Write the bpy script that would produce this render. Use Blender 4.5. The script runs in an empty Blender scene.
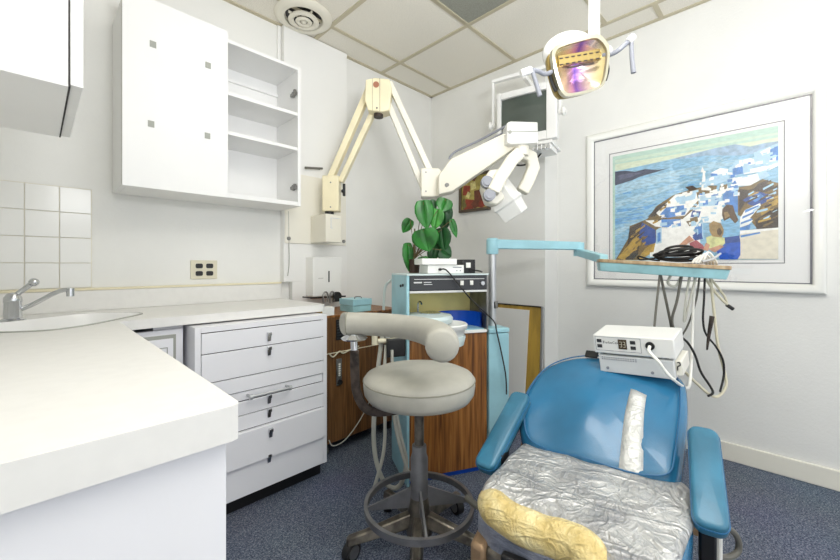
import bpy, bmesh, math, random
from mathutils import Matrix, Vector
random.seed(7)
S = bpy.context.scene
COL = S.collection
PI = math.pi
R = math.radians

# ------------------------------------------------------------------ camera, world, lights, exposure
cam_d = bpy.data.cameras.new('camera')
cam_d.sensor_width = 36.0
cam_d.lens = 376.41 / 840 * 36.0
cam_d.shift_y = -14.28 / 840
cam_d.clip_start = 0.02
cam = bpy.data.objects.new('camera', cam_d)
COL.objects.link(cam)
cam.location = (0, 0, 1.10)
cam.rotation_euler = (R(90), 0, R(44.385 - 90))
S.camera = cam

world = bpy.data.worlds.new('world')
S.world = world
world.use_nodes = True
bg = world.node_tree.nodes['Background']
bg.inputs['Color'].default_value = (0.93, 0.96, 1.0, 1)
bg.inputs['Strength'].default_value = 1.35

def area(name, loc, rot, sx, sy, power, color=(1, 1, 1)):
    l = bpy.data.lights.new(name, 'AREA')
    l.shape = 'RECTANGLE'; l.size = sx; l.size_y = sy; l.energy = power; l.color = color
    o = bpy.data.objects.new(name, l); COL.objects.link(o)
    o.location = loc; o.rotation_euler = rot
    return o
# fluorescent ceiling fixtures over the chair and by the door, and the doorway behind the camera
area('ceiling_lamp_chair', (1.02, 0.25, 2.635), (0, 0, 0), 0.58, 1.18, 13, (0.99, 0.99, 1.0))
area('ceiling_lamp_door', (0.72, -0.75, 2.635), (0, 0, 0), 1.18, 0.58, 3, (0.99, 0.99, 1.0))
area('added_ceiling_fill', (0.35, -0.45, 1.7), (R(160), 0, R(-45)), 0.5, 0.5, 54, (0.99, 0.995, 1.0))  # unseen fill lamp added to brighten the ceiling
area('doorway_light', (0.6, -1.5, 1.4), (R(90), 0, R(-15)), 1.4, 1.8, 4, (0.95, 0.98, 1.0))
S.cycles.diffuse_bounces = 8

S.view_settings.view_transform = 'Standard'
S.view_settings.look = 'None'
S.view_settings.exposure = -0.02
S.view_settings.gamma = 1.0
S.view_settings.use_curve_mapping = False

# ------------------------------------------------------------------ materials
def lin(c):
    return tuple(((x / 255) / 12.92 if x / 255 <= 0.04045 else ((x / 255 + 0.055) / 1.055) ** 2.4) for x in c) + (1,)

MATS = {}
def mat(name, col, rough=0.5, metal=0.0, var=0.0, vscale=8.0, bump=0.0, bscale=60.0, spec=0.5, coat=0.0, stretch=None, col2=None, detail=4.0):
    m = bpy.data.materials.new(name); m.use_nodes = True
    nt = m.node_tree; b = nt.nodes['Principled BSDF']
    b.inputs['Base Color'].default_value = lin(col)
    b.inputs['Roughness'].default_value = rough
    b.inputs['Metallic'].default_value = metal
    b.inputs['Specular IOR Level'].default_value = spec
    b.inputs['Coat Weight'].default_value = coat
    tc = nt.nodes.new('ShaderNodeTexCoord')
    vec = tc.outputs['Object']
    if stretch:
        mp = nt.nodes.new('ShaderNodeMapping'); mp.inputs['Scale'].default_value = stretch
        nt.links.new(vec, mp.inputs['Vector']); vec = mp.outputs['Vector']
    if var > 0 or col2:
        n = nt.nodes.new('ShaderNodeTexNoise'); n.inputs['Scale'].default_value = vscale; n.inputs['Detail'].default_value = detail
        nt.links.new(vec, n.inputs['Vector'])
        r = nt.nodes.new('ShaderNodeValToRGB')
        c2 = col2 or tuple(max(0, x * (1 - var)) for x in col)
        r.color_ramp.elements[0].color = lin(c2); r.color_ramp.elements[1].color = lin(col)
        r.color_ramp.elements[0].position = 0.36; r.color_ramp.elements[1].position = 0.6
        nt.links.new(n.outputs['Fac'], r.inputs['Fac'])
        nt.links.new(r.outputs['Color'], b.inputs['Base Color'])
    if bump > 0:
        n2 = nt.nodes.new('ShaderNodeTexNoise'); n2.inputs['Scale'].default_value = bscale; n2.inputs['Detail'].default_value = 5
        nt.links.new(vec, n2.inputs['Vector'])
        bp = nt.nodes.new('ShaderNodeBump'); bp.inputs['Strength'].default_value = bump; bp.inputs['Distance'].default_value = 0.004
        nt.links.new(n2.outputs['Fac'], bp.inputs['Height']); nt.links.new(bp.outputs['Normal'], b.inputs['Normal'])
    MATS[name] = m
    return m

mat('wall_paint', (230, 230, 227), 0.75, bump=0.25, bscale=90, var=0.015, vscale=3)
mat('board_paint', (232, 232, 230), 0.65, bump=0.1, bscale=60)
mat('ceiling_tile', (234, 230, 219), 0.9, bump=0.5, bscale=240, var=0.05, vscale=160)
mat('ceiling_bar', (190, 182, 158), 0.6)
mat('laminate', (234, 234, 233), 0.4, var=0.01, vscale=4)
mat('laminate_edge', (148, 138, 118), 0.6)
mat('drawer_paint', (234, 234, 238), 0.38)
mat('gap_dark', (58, 56, 56), 0.8)
mat('counter_top', (228, 227, 224), 0.42, var=0.012, vscale=30, bump=0.06, bscale=40)
mat('cream_trim', (228, 220, 192), 0.6)
mat('grout', (222, 218, 204), 0.8)
mat('tile_white', (228, 228, 225), 0.22)
mat('chrome', (205, 207, 210), 0.14, 1.0)
mat('steel', (196, 198, 200), 0.42, 0.8)
mat('steel_dull', (150, 149, 146), 0.42, 0.9, var=0.2, vscale=14)
mat('pad_gray', (158, 160, 152), 0.6)
mat('black', (22, 22, 24), 0.45)
mat('black_rubber', (32, 31, 31), 0.6)
mat('charcoal', (46, 48, 52), 0.4)
mat('cream', (230, 227, 216), 0.35)
mat('cream_white', (226, 222, 208), 0.32)
mat('ivory_yellow', (242, 232, 198), 0.38, var=0.05, vscale=5)
mat('white_plastic', (232, 232, 229), 0.3)
mat('white_enamel', (238, 238, 237), 0.2)
mat('gray_plastic', (134, 137, 146), 0.35)
mat('pale_gray', (212, 214, 214), 0.45)
mat('pale_blue', (160, 208, 220), 0.38, var=0.07, vscale=6)
mat('pale_blue_worn', (158, 206, 214), 0.42, var=0.14, vscale=9)
mat('teal_light', (204, 219, 220), 0.35)
mat('royal_blue', (18, 84, 200), 0.3)
mat('mustard', (240, 226, 150), 0.6, var=0.08, vscale=8)
mat('plywood', (196, 160, 70), 0.55, var=0.18, vscale=5, stretch=(1, 3, 0.6))
mat('tan_board', (214, 180, 116), 0.7)
mat('bronze_strip', (150, 124, 96), 0.45, 0.4)
mat('vinyl_blue', (44, 116, 158), 0.24, var=0.12, vscale=3.5, bump=0.12, bscale=220, coat=0.3)
mat('vinyl_arm', (60, 124, 154), 0.32, var=0.13, vscale=9, bump=0.1, bscale=220, coat=0.1)
mat('vinyl_seam', (28, 96, 140), 0.4)
mat('vinyl_gray', (178, 176, 166), 0.45, var=0.05, vscale=12, bump=0.15, bscale=260)
mat('seam_gray', (140, 139, 126), 0.6)
mat('stool_metal', (134, 127, 116), 0.38, 0.75, var=0.35, vscale=18)
mat('stool_ring', (146, 146, 148), 0.4, 0.7, var=0.12, vscale=12)
mat('brown_bracket', (78, 68, 62), 0.42, 0.5, var=0.45, vscale=30)
mat('hose_gray', (184, 184, 174), 0.45)
mat('hose_beige', (208, 202, 178), 0.5)
mat('hose_dark', (104, 102, 94), 0.45)
mat('hose_white', (236, 235, 228), 0.35)
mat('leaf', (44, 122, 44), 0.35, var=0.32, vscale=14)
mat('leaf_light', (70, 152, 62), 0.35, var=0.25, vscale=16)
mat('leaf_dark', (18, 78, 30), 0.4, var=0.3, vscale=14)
mat('stem', (96, 84, 52), 0.6)
mat('pot_brown', (62, 42, 34), 0.5)
mat('outlet_ivory', (214, 209, 188), 0.4)
mat('mat_board', (238, 238, 237), 0.8)
mat('frame_white', (238, 238, 233), 0.3, spec=0.6)
mat('frame_dark', (88, 76, 62), 0.35, 0.3)
mat('frame_line', (104, 102, 112), 0.6)
mat('screen_glass', (88, 97, 91), 0.08, var=0.12, vscale=4)
mat('lens_panel', (150, 152, 142), 0.35, bump=0.8, bscale=320, var=0.1, vscale=200)
mat('rose_dot', (168, 112, 88), 0.4)
mat('slot_white', (232, 232, 226), 0.5)

def wood(name, c1, c2, c3, horizontal=False, rough=0.4, scale=1.0):
    m = bpy.data.materials.new(name); m.use_nodes = True
    nt = m.node_tree; b = nt.nodes['Principled BSDF']; b.inputs['Roughness'].default_value = rough
    tc = nt.nodes.new('ShaderNodeTexCoord'); mp = nt.nodes.new('ShaderNodeMapping')
    mp.inputs['Scale'].default_value = (70 * scale, 70 * scale, 3 * scale)
    nt.links.new(tc.outputs['Object'], mp.inputs['Vector'])
    n = nt.nodes.new('ShaderNodeTexNoise'); n.inputs['Scale'].default_value = 1.0; n.inputs['Detail'].default_value = 6
    n.inputs['Distortion'].default_value = 0.6
    nt.links.new(mp.outputs['Vector'], n.inputs['Vector'])
    r = nt.nodes.new('ShaderNodeValToRGB')
    e = r.color_ramp.elements; e[0].position = 0.3; e[0].color = lin(c1); e[1].position = 0.68; e[1].color = lin(c3)
    q = e.new(0.5); q.color = lin(c2)
    nt.links.new(n.outputs['Fac'], r.inputs['Fac']); nt.links.new(r.outputs['Color'], b.inputs['Base Color'])
    MATS[name] = m
wood('walnut', (84, 48, 16), (138, 88, 38), (168, 114, 58))
wood('walnut_dark', (68, 44, 20), (104, 70, 36), (126, 88, 50), scale=1.2)
wood('maple_top', (150, 126, 96), (172, 148, 114), (190, 170, 138), scale=0.6)

def carpet():
    m = bpy.data.materials.new('carpet'); m.use_nodes = True
    nt = m.node_tree; b = nt.nodes['Principled BSDF']; b.inputs['Roughness'].default_value = 0.95
    b.inputs['Specular IOR Level'].default_value = 0.1
    tc = nt.nodes.new('ShaderNodeTexCoord')
    n = nt.nodes.new('ShaderNodeTexNoise'); n.inputs['Scale'].default_value = 170; n.inputs['Detail'].default_value = 3
    n.inputs['Roughness'].default_value = 0.8
    nt.links.new(tc.outputs['Object'], n.inputs['Vector'])
    r = nt.nodes.new('ShaderNodeValToRGB'); e = r.color_ramp.elements
    e[0].position = 0.34; e[0].color = lin((50, 57, 73)); e[1].position = 0.68; e[1].color = lin((164, 168, 178))
    q = e.new(0.5); q.color = lin((94, 103, 122))
    nt.links.new(n.outputs['Fac'], r.inputs['Fac'])
    n3 = nt.nodes.new('ShaderNodeTexNoise'); n3.inputs['Scale'].default_value = 2.2
    nt.links.new(tc.outputs['Object'], n3.inputs['Vector'])
    mx = nt.nodes.new('ShaderNodeMix'); mx.data_type = 'RGBA'; mx.blend_type = 'MULTIPLY'; mx.inputs['Factor'].default_value = 0.25
    nt.links.new(r.outputs['Color'], mx.inputs['A']); nt.links.new(n3.outputs['Color'], mx.inputs['B'])
    nt.links.new(mx.outputs['Result'], b.inputs['Base Color'])
    bp = nt.nodes.new('ShaderNodeBump'); bp.inputs['Strength'].default_value = 0.6; bp.inputs['Distance'].default_value = 0.004
    nt.links.new(n.outputs['Fac'], bp.inputs['Height']); nt.links.new(bp.outputs['Normal'], b.inputs['Normal'])
    MATS['carpet'] = m
carpet()

def crinkle(name, c1, c2, c3, rough, metal, scale, strength):
    """wrinkled tape or plastic sheet: ridged creases and worn colour"""
    m = bpy.data.materials.new(name); m.use_nodes = True
    nt = m.node_tree; b = nt.nodes['Principled BSDF']
    b.inputs['Roughness'].default_value = rough; b.inputs['Metallic'].default_value = metal
    tc = nt.nodes.new('ShaderNodeTexCoord')
    n = nt.nodes.new('ShaderNodeTexNoise'); n.inputs['Scale'].default_value = scale * 0.8; n.inputs['Detail'].default_value = 7
    nt.links.new(tc.outputs['Object'], n.inputs['Vector'])
    r = nt.nodes.new('ShaderNodeValToRGB'); e = r.color_ramp.elements
    e[0].position = 0.32; e[0].color = lin(c1); e[1].position = 0.68; e[1].color = lin(c3); q = e.new(0.5); q.color = lin(c2)
    nt.links.new(n.outputs['Fac'], r.inputs['Fac']); nt.links.new(r.outputs['Color'], b.inputs['Base Color'])
    prev = None
    for k, (sc, dist, wgt, st) in enumerate(((scale * 0.55, 1.6, 1.0, (1, 0.45, 1)), (scale * 1.3, 1.0, 0.55, (0.6, 1, 1)), (scale * 3.2, 0.6, 0.22, (1, 1, 1)))):
        mp = nt.nodes.new('ShaderNodeMapping'); mp.inputs['Scale'].default_value = st; mp.inputs['Rotation'].default_value = (0, 0, 0.5 + k)
        nt.links.new(tc.outputs['Object'], mp.inputs['Vector'])
        q = nt.nodes.new('ShaderNodeTexNoise'); q.inputs['Scale'].default_value = sc; q.inputs['Detail'].default_value = 2; q.inputs['Distortion'].default_value = dist
        nt.links.new(mp.outputs['Vector'], q.inputs['Vector'])
        s1 = nt.nodes.new('ShaderNodeMath'); s1.operation = 'SUBTRACT'; s1.inputs[1].default_value = 0.5; nt.links.new(q.outputs['Fac'], s1.inputs[0])
        s2 = nt.nodes.new('ShaderNodeMath'); s2.operation = 'ABSOLUTE'; nt.links.new(s1.outputs[0], s2.inputs[0])
        s3 = nt.nodes.new('ShaderNodeMapRange'); s3.inputs['From Max'].default_value = 0.10; s3.inputs['To Min'].default_value = wgt; s3.inputs['To Max'].default_value = 0.0
        nt.links.new(s2.outputs[0], s3.inputs['Value'])
        if prev is None: prev = s3.outputs['Result']
        else:
            ad = nt.nodes.new('ShaderNodeMath'); ad.operation = 'ADD'
            nt.links.new(prev, ad.inputs[0]); nt.links.new(s3.outputs['Result'], ad.inputs[1]); prev = ad.outputs[0]
    bp = nt.nodes.new('ShaderNodeBump'); bp.inputs['Strength'].default_value = strength; bp.inputs['Distance'].default_value = 0.006
    nt.links.new(prev, bp.inputs['Height']); nt.links.new(bp.outputs['Normal'], b.inputs['Normal'])
    MATS[name] = m
crinkle('duct_tape', (164, 164, 166), (192, 192, 191), (216, 216, 214), 0.32, 0.35, 15, 0.9)
crinkle('tape_strip', (186, 187, 184), (206, 207, 204), (222, 222, 220), 0.36, 0.2, 20, 0.3)
crinkle('yellow_wrap', (208, 184, 118), (226, 206, 146), (238, 224, 174), 0.34, 0.0, 22, 0.6)
crinkle('tape_dark', (112, 118, 136), (132, 138, 154), (150, 154, 166), 0.4, 0.2, 22, 0.3)

def dichroic():
    m = bpy.data.materials.new('dichroic'); m.use_nodes = True
    nt = m.node_tree; b = nt.nodes['Principled BSDF']
    b.inputs['Roughness'].default_value = 0.22; b.inputs['Metallic'].default_value = 0.75
    at = nt.nodes.new('ShaderNodeAttribute'); at.attribute_name = 'coating_band'
    r = nt.nodes.new('ShaderNodeValToRGB'); e = r.color_ramp.elements
    e[0].position = 0.0; e[0].color = lin((196, 180, 120)); e[1].position = 1.0; e[1].color = lin((200, 184, 124))
    for p, c in ((0.14, (226, 214, 170)), (0.3, (240, 216, 196)), (0.41, (228, 168, 206)), (0.48, (150, 110, 210)), (0.55, (206, 160, 220)), (0.66, (240, 214, 214)), (0.84, (226, 210, 160))):
        q = e.new(p); q.color = lin(c)
    nt.links.new(at.outputs['Fac'], r.inputs['Fac']); nt.links.new(r.outputs['Color'], b.inputs['Base Color'])
    MATS['dichroic'] = m
dichroic()
mat('gold_glass', (168, 146, 88), 0.25, 0.5)
mat('clear_rim', (172, 168, 146), 0.15, 0.2, coat=0.4)

def glass():
    m = bpy.data.materials.new('picture_glass'); m.use_nodes = True
    nt = m.node_tree; nt.nodes.remove(nt.nodes['Principled BSDF'])
    t = nt.nodes.new('ShaderNodeBsdfTransparent'); g = nt.nodes.new('ShaderNodeBsdfGlossy'); g.inputs['Roughness'].default_value = 0.02
    mx = nt.nodes.new('ShaderNodeMixShader'); mx.inputs['Fac'].default_value = 0.05
    nt.links.new(t.outputs[0], mx.inputs[1]); nt.links.new(g.outputs[0], mx.inputs[2])
    nt.links.new(mx.outputs[0], nt.nodes['Material Output'].inputs['Surface'])
    MATS['picture_glass'] = m
glass()

# ------------------------------------------------------------------ builders
W = {}
def thing(name, label, cat, loc=(0, 0, 0), rotz=0.0, group=None):
    o = bpy.data.objects.new(name, None); COL.objects.link(o)
    o.empty_display_size = 0.05
    o.location = loc; o.rotation_euler = (0, 0, rotz)
    o['label'] = label; o['category'] = cat
    if group: o['group'] = group
    W[o.name] = Matrix.Translation(loc) @ Matrix.Rotation(rotz, 4, 'Z')
    return o

def spline(pts, sub=6, closed=False):
    P = [Vector(p) for p in pts]; n = len(P); out = []
    if n < 3: return P
    rng = n if closed else n - 1
    for i in range(rng):
        if closed: a, b, c, d = P[(i - 1) % n], P[i], P[(i + 1) % n], P[(i + 2) % n]
        else: a, b, c, d = P[max(i - 1, 0)], P[i], P[i + 1], P[min(i + 2, n - 1)]
        for k in range(sub):
            t = k / sub
            out.append(0.5 * ((2 * b) + (c - a) * t + (2 * a - 5 * b + 4 * c - d) * t * t + (3 * b - a - 3 * c + d) * t ** 3))
    if not closed: out.append(P[-1])
    return out

class MB:
    def __init__(s, M=None):
        s.v = []; s.f = []; s.m = []; s.M = M or Matrix()
    def add(s, vs, fs, m=0):
        b = len(s.v)
        s.v += [s.M @ Vector(p) for p in vs]
        for f in fs: s.f.append([b + i for i in f]); s.m.append(m)
        return s
    def box(s, a, b, m=0):
        x0, x1 = sorted((a[0], b[0])); y0, y1 = sorted((a[1], b[1])); z0, z1 = sorted((a[2], b[2]))
        vs = [(x0, y0, z0), (x1, y0, z0), (x1, y1, z0), (x0, y1, z0), (x0, y0, z1), (x1, y0, z1), (x1, y1, z1), (x0, y1, z1)]
        return s.add(vs, [(3, 2, 1, 0), (4, 5, 6, 7), (0, 1, 5, 4), (1, 2, 6, 5), (2, 3, 7, 6), (3, 0, 4, 7)], m)
    def prism(s, poly, z0, z1, m=0, poly2=None):
        n = len(poly); p2 = poly2 or poly
        if sum(poly[i][0] * poly[(i + 1) % n][1] - poly[(i + 1) % n][0] * poly[i][1] for i in range(n)) < 0:
            poly = poly[::-1]; p2 = p2[::-1]
        vs = [(p[0], p[1], z0) for p in poly] + [(p[0], p[1], z1) for p in p2]
        fs = [tuple(range(n - 1, -1, -1)), tuple(range(n, 2 * n))] + [(i, (i + 1) % n, n + (i + 1) % n, n + i) for i in range(n)]
        return s.add(vs, fs, m)
    def cyl(s, p0, p1, r0, r1=None, n=20, m=0):
        p0 = Vector(p0); p1 = Vector(p1); r1 = r0 if r1 is None else r1
        d = (p1 - p0).normalized(); a = d.orthogonal().normalized(); b = d.cross(a)
        ring = [(math.cos(2 * PI * i / n), math.sin(2 * PI * i / n)) for i in range(n)]
        vs = [p0 + (a * c + b * q) * r0 for c, q in ring] + [p1 + (a * c + b * q) * r1 for c, q in ring]
        fs = [tuple(range(n - 1, -1, -1)), tuple(range(n, 2 * n))] + [(i, (i + 1) % n, n + (i + 1) % n, n + i) for i in range(n)]
        return s.add(vs, fs, m)
    def tube(s, pts, r, n=8, sub=6, closed=False, m=0, rf=None):
        P = spline(pts, sub, closed) if sub else [Vector(p) for p in pts]
        N = len(P); vs = []; fs = []
        t0 = (P[1] - P[0]).normalized(); a = t0.orthogonal().normalized()
        for i, p in enumerate(P):
            if closed: t = (P[(i + 1) % N] - P[i - 1]).normalized()
            else: t = (P[min(i + 1, N - 1)] - P[max(i - 1, 0)]).normalized()
            a = (a - t * a.dot(t))
            a = a.normalized() if a.length > 1e-6 else t.orthogonal().normalized()
            b = t.cross(a); rr = r * (rf(i / max(N - 1, 1)) if rf else 1)
            for k in range(n):
                an = 2 * PI * k / n; vs.append(p + (a * math.cos(an) + b * math.sin(an)) * rr)
        L = N if closed else N - 1
        for i in range(L):
            j = (i + 1) % N
            for k in range(n): fs.append((i * n + k, i * n + (k + 1) % n, j * n + (k + 1) % n, j * n + k))
        if not closed: fs += [tuple(range(n - 1, -1, -1)), tuple((N - 1) * n + k for k in range(n))]
        return s.add(vs, fs, m)
    def lathe(s, prof, c=(0, 0, 0), n=40, m=0, cap=True):
        vs = []; fs = []; K = len(prof)
        for r, z in prof:
            for k in range(n):
                an = 2 * PI * k / n; vs.append((c[0] + r * math.cos(an), c[1] + r * math.sin(an), c[2] + z))
        for i in range(K - 1):
            for k in range(n): fs.append((i * n + k, i * n + (k + 1) % n, (i + 1) * n + (k + 1) % n, (i + 1) * n + k))
        if cap: fs += [tuple(range(n - 1, -1, -1)), tuple((K - 1) * n + k for k in range(n))]
        return s.add(vs, fs, m)
    def ball(s, c, r, n=16, m=0):
        rx, ry, rz = (r, r, r) if not hasattr(r, '__len__') else r
        vs = []; fs = []; K = n // 2
        for i in range(1, K):
            th = PI * i / K
            for k in range(n):
                an = 2 * PI * k / n
                vs.append((c[0] + rx * math.sin(th) * math.cos(an), c[1] + ry * math.sin(th) * math.sin(an), c[2] - rz * math.cos(th)))
        b = len(vs); vs += [(c[0], c[1], c[2] - rz), (c[0], c[1], c[2] + rz)]
        for i in range(K - 2):
            for k in range(n): fs.append((i * n + k, i * n + (k + 1) % n, (i + 1) * n + (k + 1) % n, (i + 1) * n + k))
        for k in range(n):
            fs.append((b, (k + 1) % n, k)); fs.append((b + 1, (K - 2) * n + k, (K - 2) * n + (k + 1) % n))
        return s.add(vs, fs, m)
    def pillow(s, outline, z0, z1, r, bulge=0.0, m=0, rb=None, wob=None):
        """a padded slab over a smooth outline: rounded edge of radius r, domed by bulge"""
        P = [Vector((p[0], p[1])) for p in outline]; n = len(P)
        if sum(P[i].x * P[(i + 1) % n].y - P[(i + 1) % n].x * P[i].y for i in range(n)) < 0: P = P[::-1]
        cx = sum((p for p in P), Vector((0, 0))) / n
        nor = []
        for i in range(n):
            t = (P[(i + 1) % n] - P[i - 1]).normalized(); nor.append(Vector((-t.y, t.x)))
        rb = min(r, (z1 - z0) / 2) if rb is None else rb
        rings = []
        for k in range(5):
            an = PI / 2 * (1 - k / 4); rings.append(([P[i] + nor[i] * rb * (1 - math.cos(an)) for i in range(n)], z0 + rb * (1 - math.sin(an))))
        for k in range(1, 6):
            an = PI / 2 * k / 5; rings.append(([P[i] + nor[i] * r * (1 - math.cos(an)) for i in range(n)], z1 - r + r * math.sin(an)))
        inner = rings[-1][0]
        for q in (0.86, 0.72, 0.56, 0.4, 0.24, 0.1):
            rings.append(([cx + (p - cx) * q for p in inner], z1 + bulge * (1 - q * q)))
        vs = []; fs = []
        for ring, z in rings:
            for p in ring:
                zz = z + (wob(p.x, p.y) if wob and z > (z0 + z1) / 2 else 0); vs.append((p.x, p.y, zz))
        K = len(rings)
        for i in range(K - 1):
            for k in range(n): fs.append((i * n + k, i * n + (k + 1) % n, (i + 1) * n + (k + 1) % n, (i + 1) * n + k))
        fs += [tuple(range(n - 1, -1, -1)), tuple((K - 1) * n + k for k in range(n))]
        return s.add(vs, fs, m)
    def obj(s, name, mats, parent=None, bevel=0.0, smooth=35, label=None, cat=None, group=None, kind=None, base=None):
        if isinstance(mats, str): mats = [mats]
        if parent is not None:
            inv = W[parent.name].inverted(); W_new = W[parent.name]; vs = [inv @ p for p in s.v]
        else:
            if base is None:
                lo = [min(p[i] for p in s.v) for i in range(3)]; hi = [max(p[i] for p in s.v) for i in range(3)]
                base = ((lo[0] + hi[0]) / 2, (lo[1] + hi[1]) / 2, lo[2])
            W_new = Matrix.Translation(base); vs = [p - Vector(base) for p in s.v]
        me = bpy.data.meshes.new(name); me.from_pydata([tuple(p) for p in vs], [], s.f)
        for mm in mats: me.materials.append(MATS[mm])
        me.polygons.foreach_set('material_index', s.m)
        me.polygons.foreach_set('use_smooth', [True] * len(s.f))
        me.update()
        bm = bmesh.new(); bm.from_mesh(me); bmesh.ops.recalc_face_normals(bm, faces=bm.faces); bm.to_mesh(me); bm.free()
        me.set_sharp_from_angle(angle=R(smooth))
        o = bpy.data.objects.new(name, me); COL.objects.link(o)
        if parent is not None: o.parent = parent
        else: o.location = base
        W[o.name] = W_new
        if bevel > 0:
            b = o.modifiers.new('bevel', 'BEVEL'); b.width = bevel; b.segments = 2; b.limit_method = 'ANGLE'; b.angle_limit = R(40)
            b.harden_normals = False
        if label: o['label'] = label
        if cat: o['category'] = cat
        if group: o['group'] = group
        if kind: o['kind'] = kind
        return o

def frame_at(loc, rz=0.0):
    return Matrix.Translation(loc) @ Matrix.Rotation(rz, 4, 'Z')
VIEW = Matrix.Rotation(R(44.385 - 90), 4, 'Z') @ Matrix.Rotation(R(90), 4, 'X')   # upright frame turned to the room's diagonal
def diag(loc): return Matrix.Translation(loc) @ VIEW

def text(body, size, M, material, parent, name='lettering'):
    c = bpy.data.curves.new(name, 'FONT'); c.body = body; c.size = size; c.extrude = 0.0002
    c.align_x = 'CENTER'; c.align_y = 'CENTER'; c.materials.append(MATS[material])
    tmp = bpy.data.objects.new(name, c); COL.objects.link(tmp)
    me = bpy.data.meshes.new_from_object(tmp.evaluated_get(bpy.context.evaluated_depsgraph_get()))
    bpy.data.objects.remove(tmp); me.transform(W[parent.name].inverted() @ M)
    o = bpy.data.objects.new(name, me); COL.objects.link(o); o.parent = parent; W[o.name] = W[parent.name]
    return o

def rrect(x0, x1, y0, y1, r, n=5):
    out = []
    for cx, cy, a in ((x1 - r, y1 - r, 0), (x0 + r, y1 - r, 90), (x0 + r, y0 + r, 180), (x1 - r, y0 + r, 270)):
        for k in range(n + 1):
            t = R(a + 90 * k / n); out.append((cx + r * math.cos(t), cy + r * math.sin(t)))
    return out

# ------------------------------------------------------------------ room shell
CZ = 2.65
MB().box((-0.45, -1.5, -0.06), (2.87, 2.47, 0)).obj('floor', 'carpet', kind='structure')
MB().box((-0.45, 2.35, 0), (2.87, 2.47, CZ)).obj('wall_left', 'wall_paint', kind='structure')
MB().box((2.55, 1.245, 0), (2.75, 2.35, CZ)).obj('wall_back', 'wall_paint', kind='structure')
MB().box((2.75, -1.5, 0), (2.87, 2.35, CZ)).obj('wall_right', 'wall_paint', kind='structure')
MB().box((-0.45, -1.5, 0), (-0.33, 2.35, CZ)).obj('wall_near', 'wall_paint', kind='structure')
b = MB().box((-0.45, -1.5, CZ), (2.87, 2.47, CZ + 0.06))
for x in (0.115, 0.725, 1.335, 1.945, 2.555): b.box((x - 0.013, -1.5, CZ - 0.006), (x + 0.013, 2.35, CZ), 1)
for y in (2.115, 1.475, 0.838, 0.566, -0.04, -0.65, -1.26):
    x0, x1 = (-0.33, 2.75) if y != 0.566 else (2.56, 2.75)
    if y == 0.838: b.box((-0.33, y - 0.013, CZ - 0.0055), (2.55, y + 0.013, CZ), 1)
    else: b.box((x0, y - 0.013, CZ - 0.0055), (x1, y + 0.013, CZ), 1)
b.box((-0.33, 2.325, CZ - 0.0065), (2.55, 2.35, CZ), 1); b.box((2.525, 1.245, CZ - 0.0065), (2.55, 2.35, CZ), 1); b.box((2.725, -1.5, CZ - 0.0065), (2.75, 1.245, CZ), 1)
b.obj('ceiling', ['ceiling_tile', 'ceiling_bar'], kind='structure')
MB().box((2.735, -1.5, 0), (2.75, 1.245, 0.10)).obj('baseboard_right', 'cream', bevel=0.004, kind='structure')
MB().box((2.535, 1.245, 0), (2.55, 2.35, 0.10)).obj('baseboard_back', 'cream', bevel=0.004, kind='structure')
# board panel behind the x-ray arm, a strip added for the recess shading line
MB().box((1.108, 2.30, 0.996), (1.588, 2.35, 2.643)).box((1.166, 2.30, 0.0), (1.588, 2.35, 0.996)).obj('trim_1', 'board_paint', bevel=0.002, kind='structure')
MB().box((1.084, 2.335, 2.28), (1.106, 2.35, 2.643)).obj('trim_2', 'board_paint', bevel=0.003, kind='structure')
# recess cover strip on the wall corner
# backsplash tiles by the sink
b = MB().box((-0.33, 2.342, 0.99), (0.186, 2.35, 1.458))
xs = [0.184 - 0.1085 * k for k in range(6)]; zs = [1.456 - 0.1145 * k for k in range(5)]
for i in range(5):
    for k in range(4):
        if xs[i] < -0.3: continue
        b.box((max(xs[i + 1] + 0.0015, -0.33), 2.337, zs[k + 1] + 0.0015), (xs[i] - 0.0015, 2.343, zs[k] - 0.0015), 1)
b.obj('trim_3', ['grout', 'tile_white'], bevel=0.0012, kind='structure')

# ------------------------------------------------------------------ ceiling fixtures
t = thing('ceiling_light', 'unlit grey prismatic light panel recessed in the ceiling grid', 'ceiling light', (1.64, 1.17, CZ - 0.012))
MB().box((1.352, 0.855, CZ - 0.010), (1.928, 1.458, CZ - 0.001)).obj('diffuser', 'lens_panel', t)
b = MB()
for a in (((1.348, 0.851), (1.358, 1.462)), ((1.922, 0.851), (1.932, 1.462)), ((1.358, 0.851), (1.922, 0.861)), ((1.358, 1.452), (1.922, 1.462))):
    b.box((a[0][0], a[0][1], CZ - 0.014), (a[1][0], a[1][1], CZ - 0.001))
b.obj('frame', 'ceiling_bar', t)

vc = (1.165, 2.150, CZ)
t = thing('ceiling_vent', 'round white ceiling air diffuser with concentric rings', 'vent', (vc[0], vc[1], CZ - 0.05))
MB().lathe([(0.168, 0.0), (0.172, -0.006), (0.16, -0.018), (0.132, -0.026), (0.115, -0.022), (0.112, -0.004), (0.11, 0.0), (0.168, 0.0)], vc, 56, cap=False).obj('flange', 'cream_white', t)
MB().lathe([(0.108, -0.001), (0.108, -0.003)], vc, 40).obj('dark_throat', 'black', t)
MB().lathe([(0.086, -0.022), (0.092, -0.034), (0.07, -0.042), (0.058, -0.034), (0.06, -0.028), (0.07, -0.036), (0.086, -0.022)], (vc[0], vc[1], CZ), 48, cap=False).obj('ring', 'cream_white', t)
MB().lathe([(0.046, -0.032), (0.05, -0.038), (0.036, -0.046), (0.024, -0.04), (0.024, -0.034), (0.036, -0.04), (0.046, -0.032)], vc, 40, cap=False).obj('ring', 'cream_white', t)
b = MB().lathe([(0.016, -0.006), (0.018, -0.038), (0.012, -0.044), (0.004, -0.046)], vc, 24)
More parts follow.
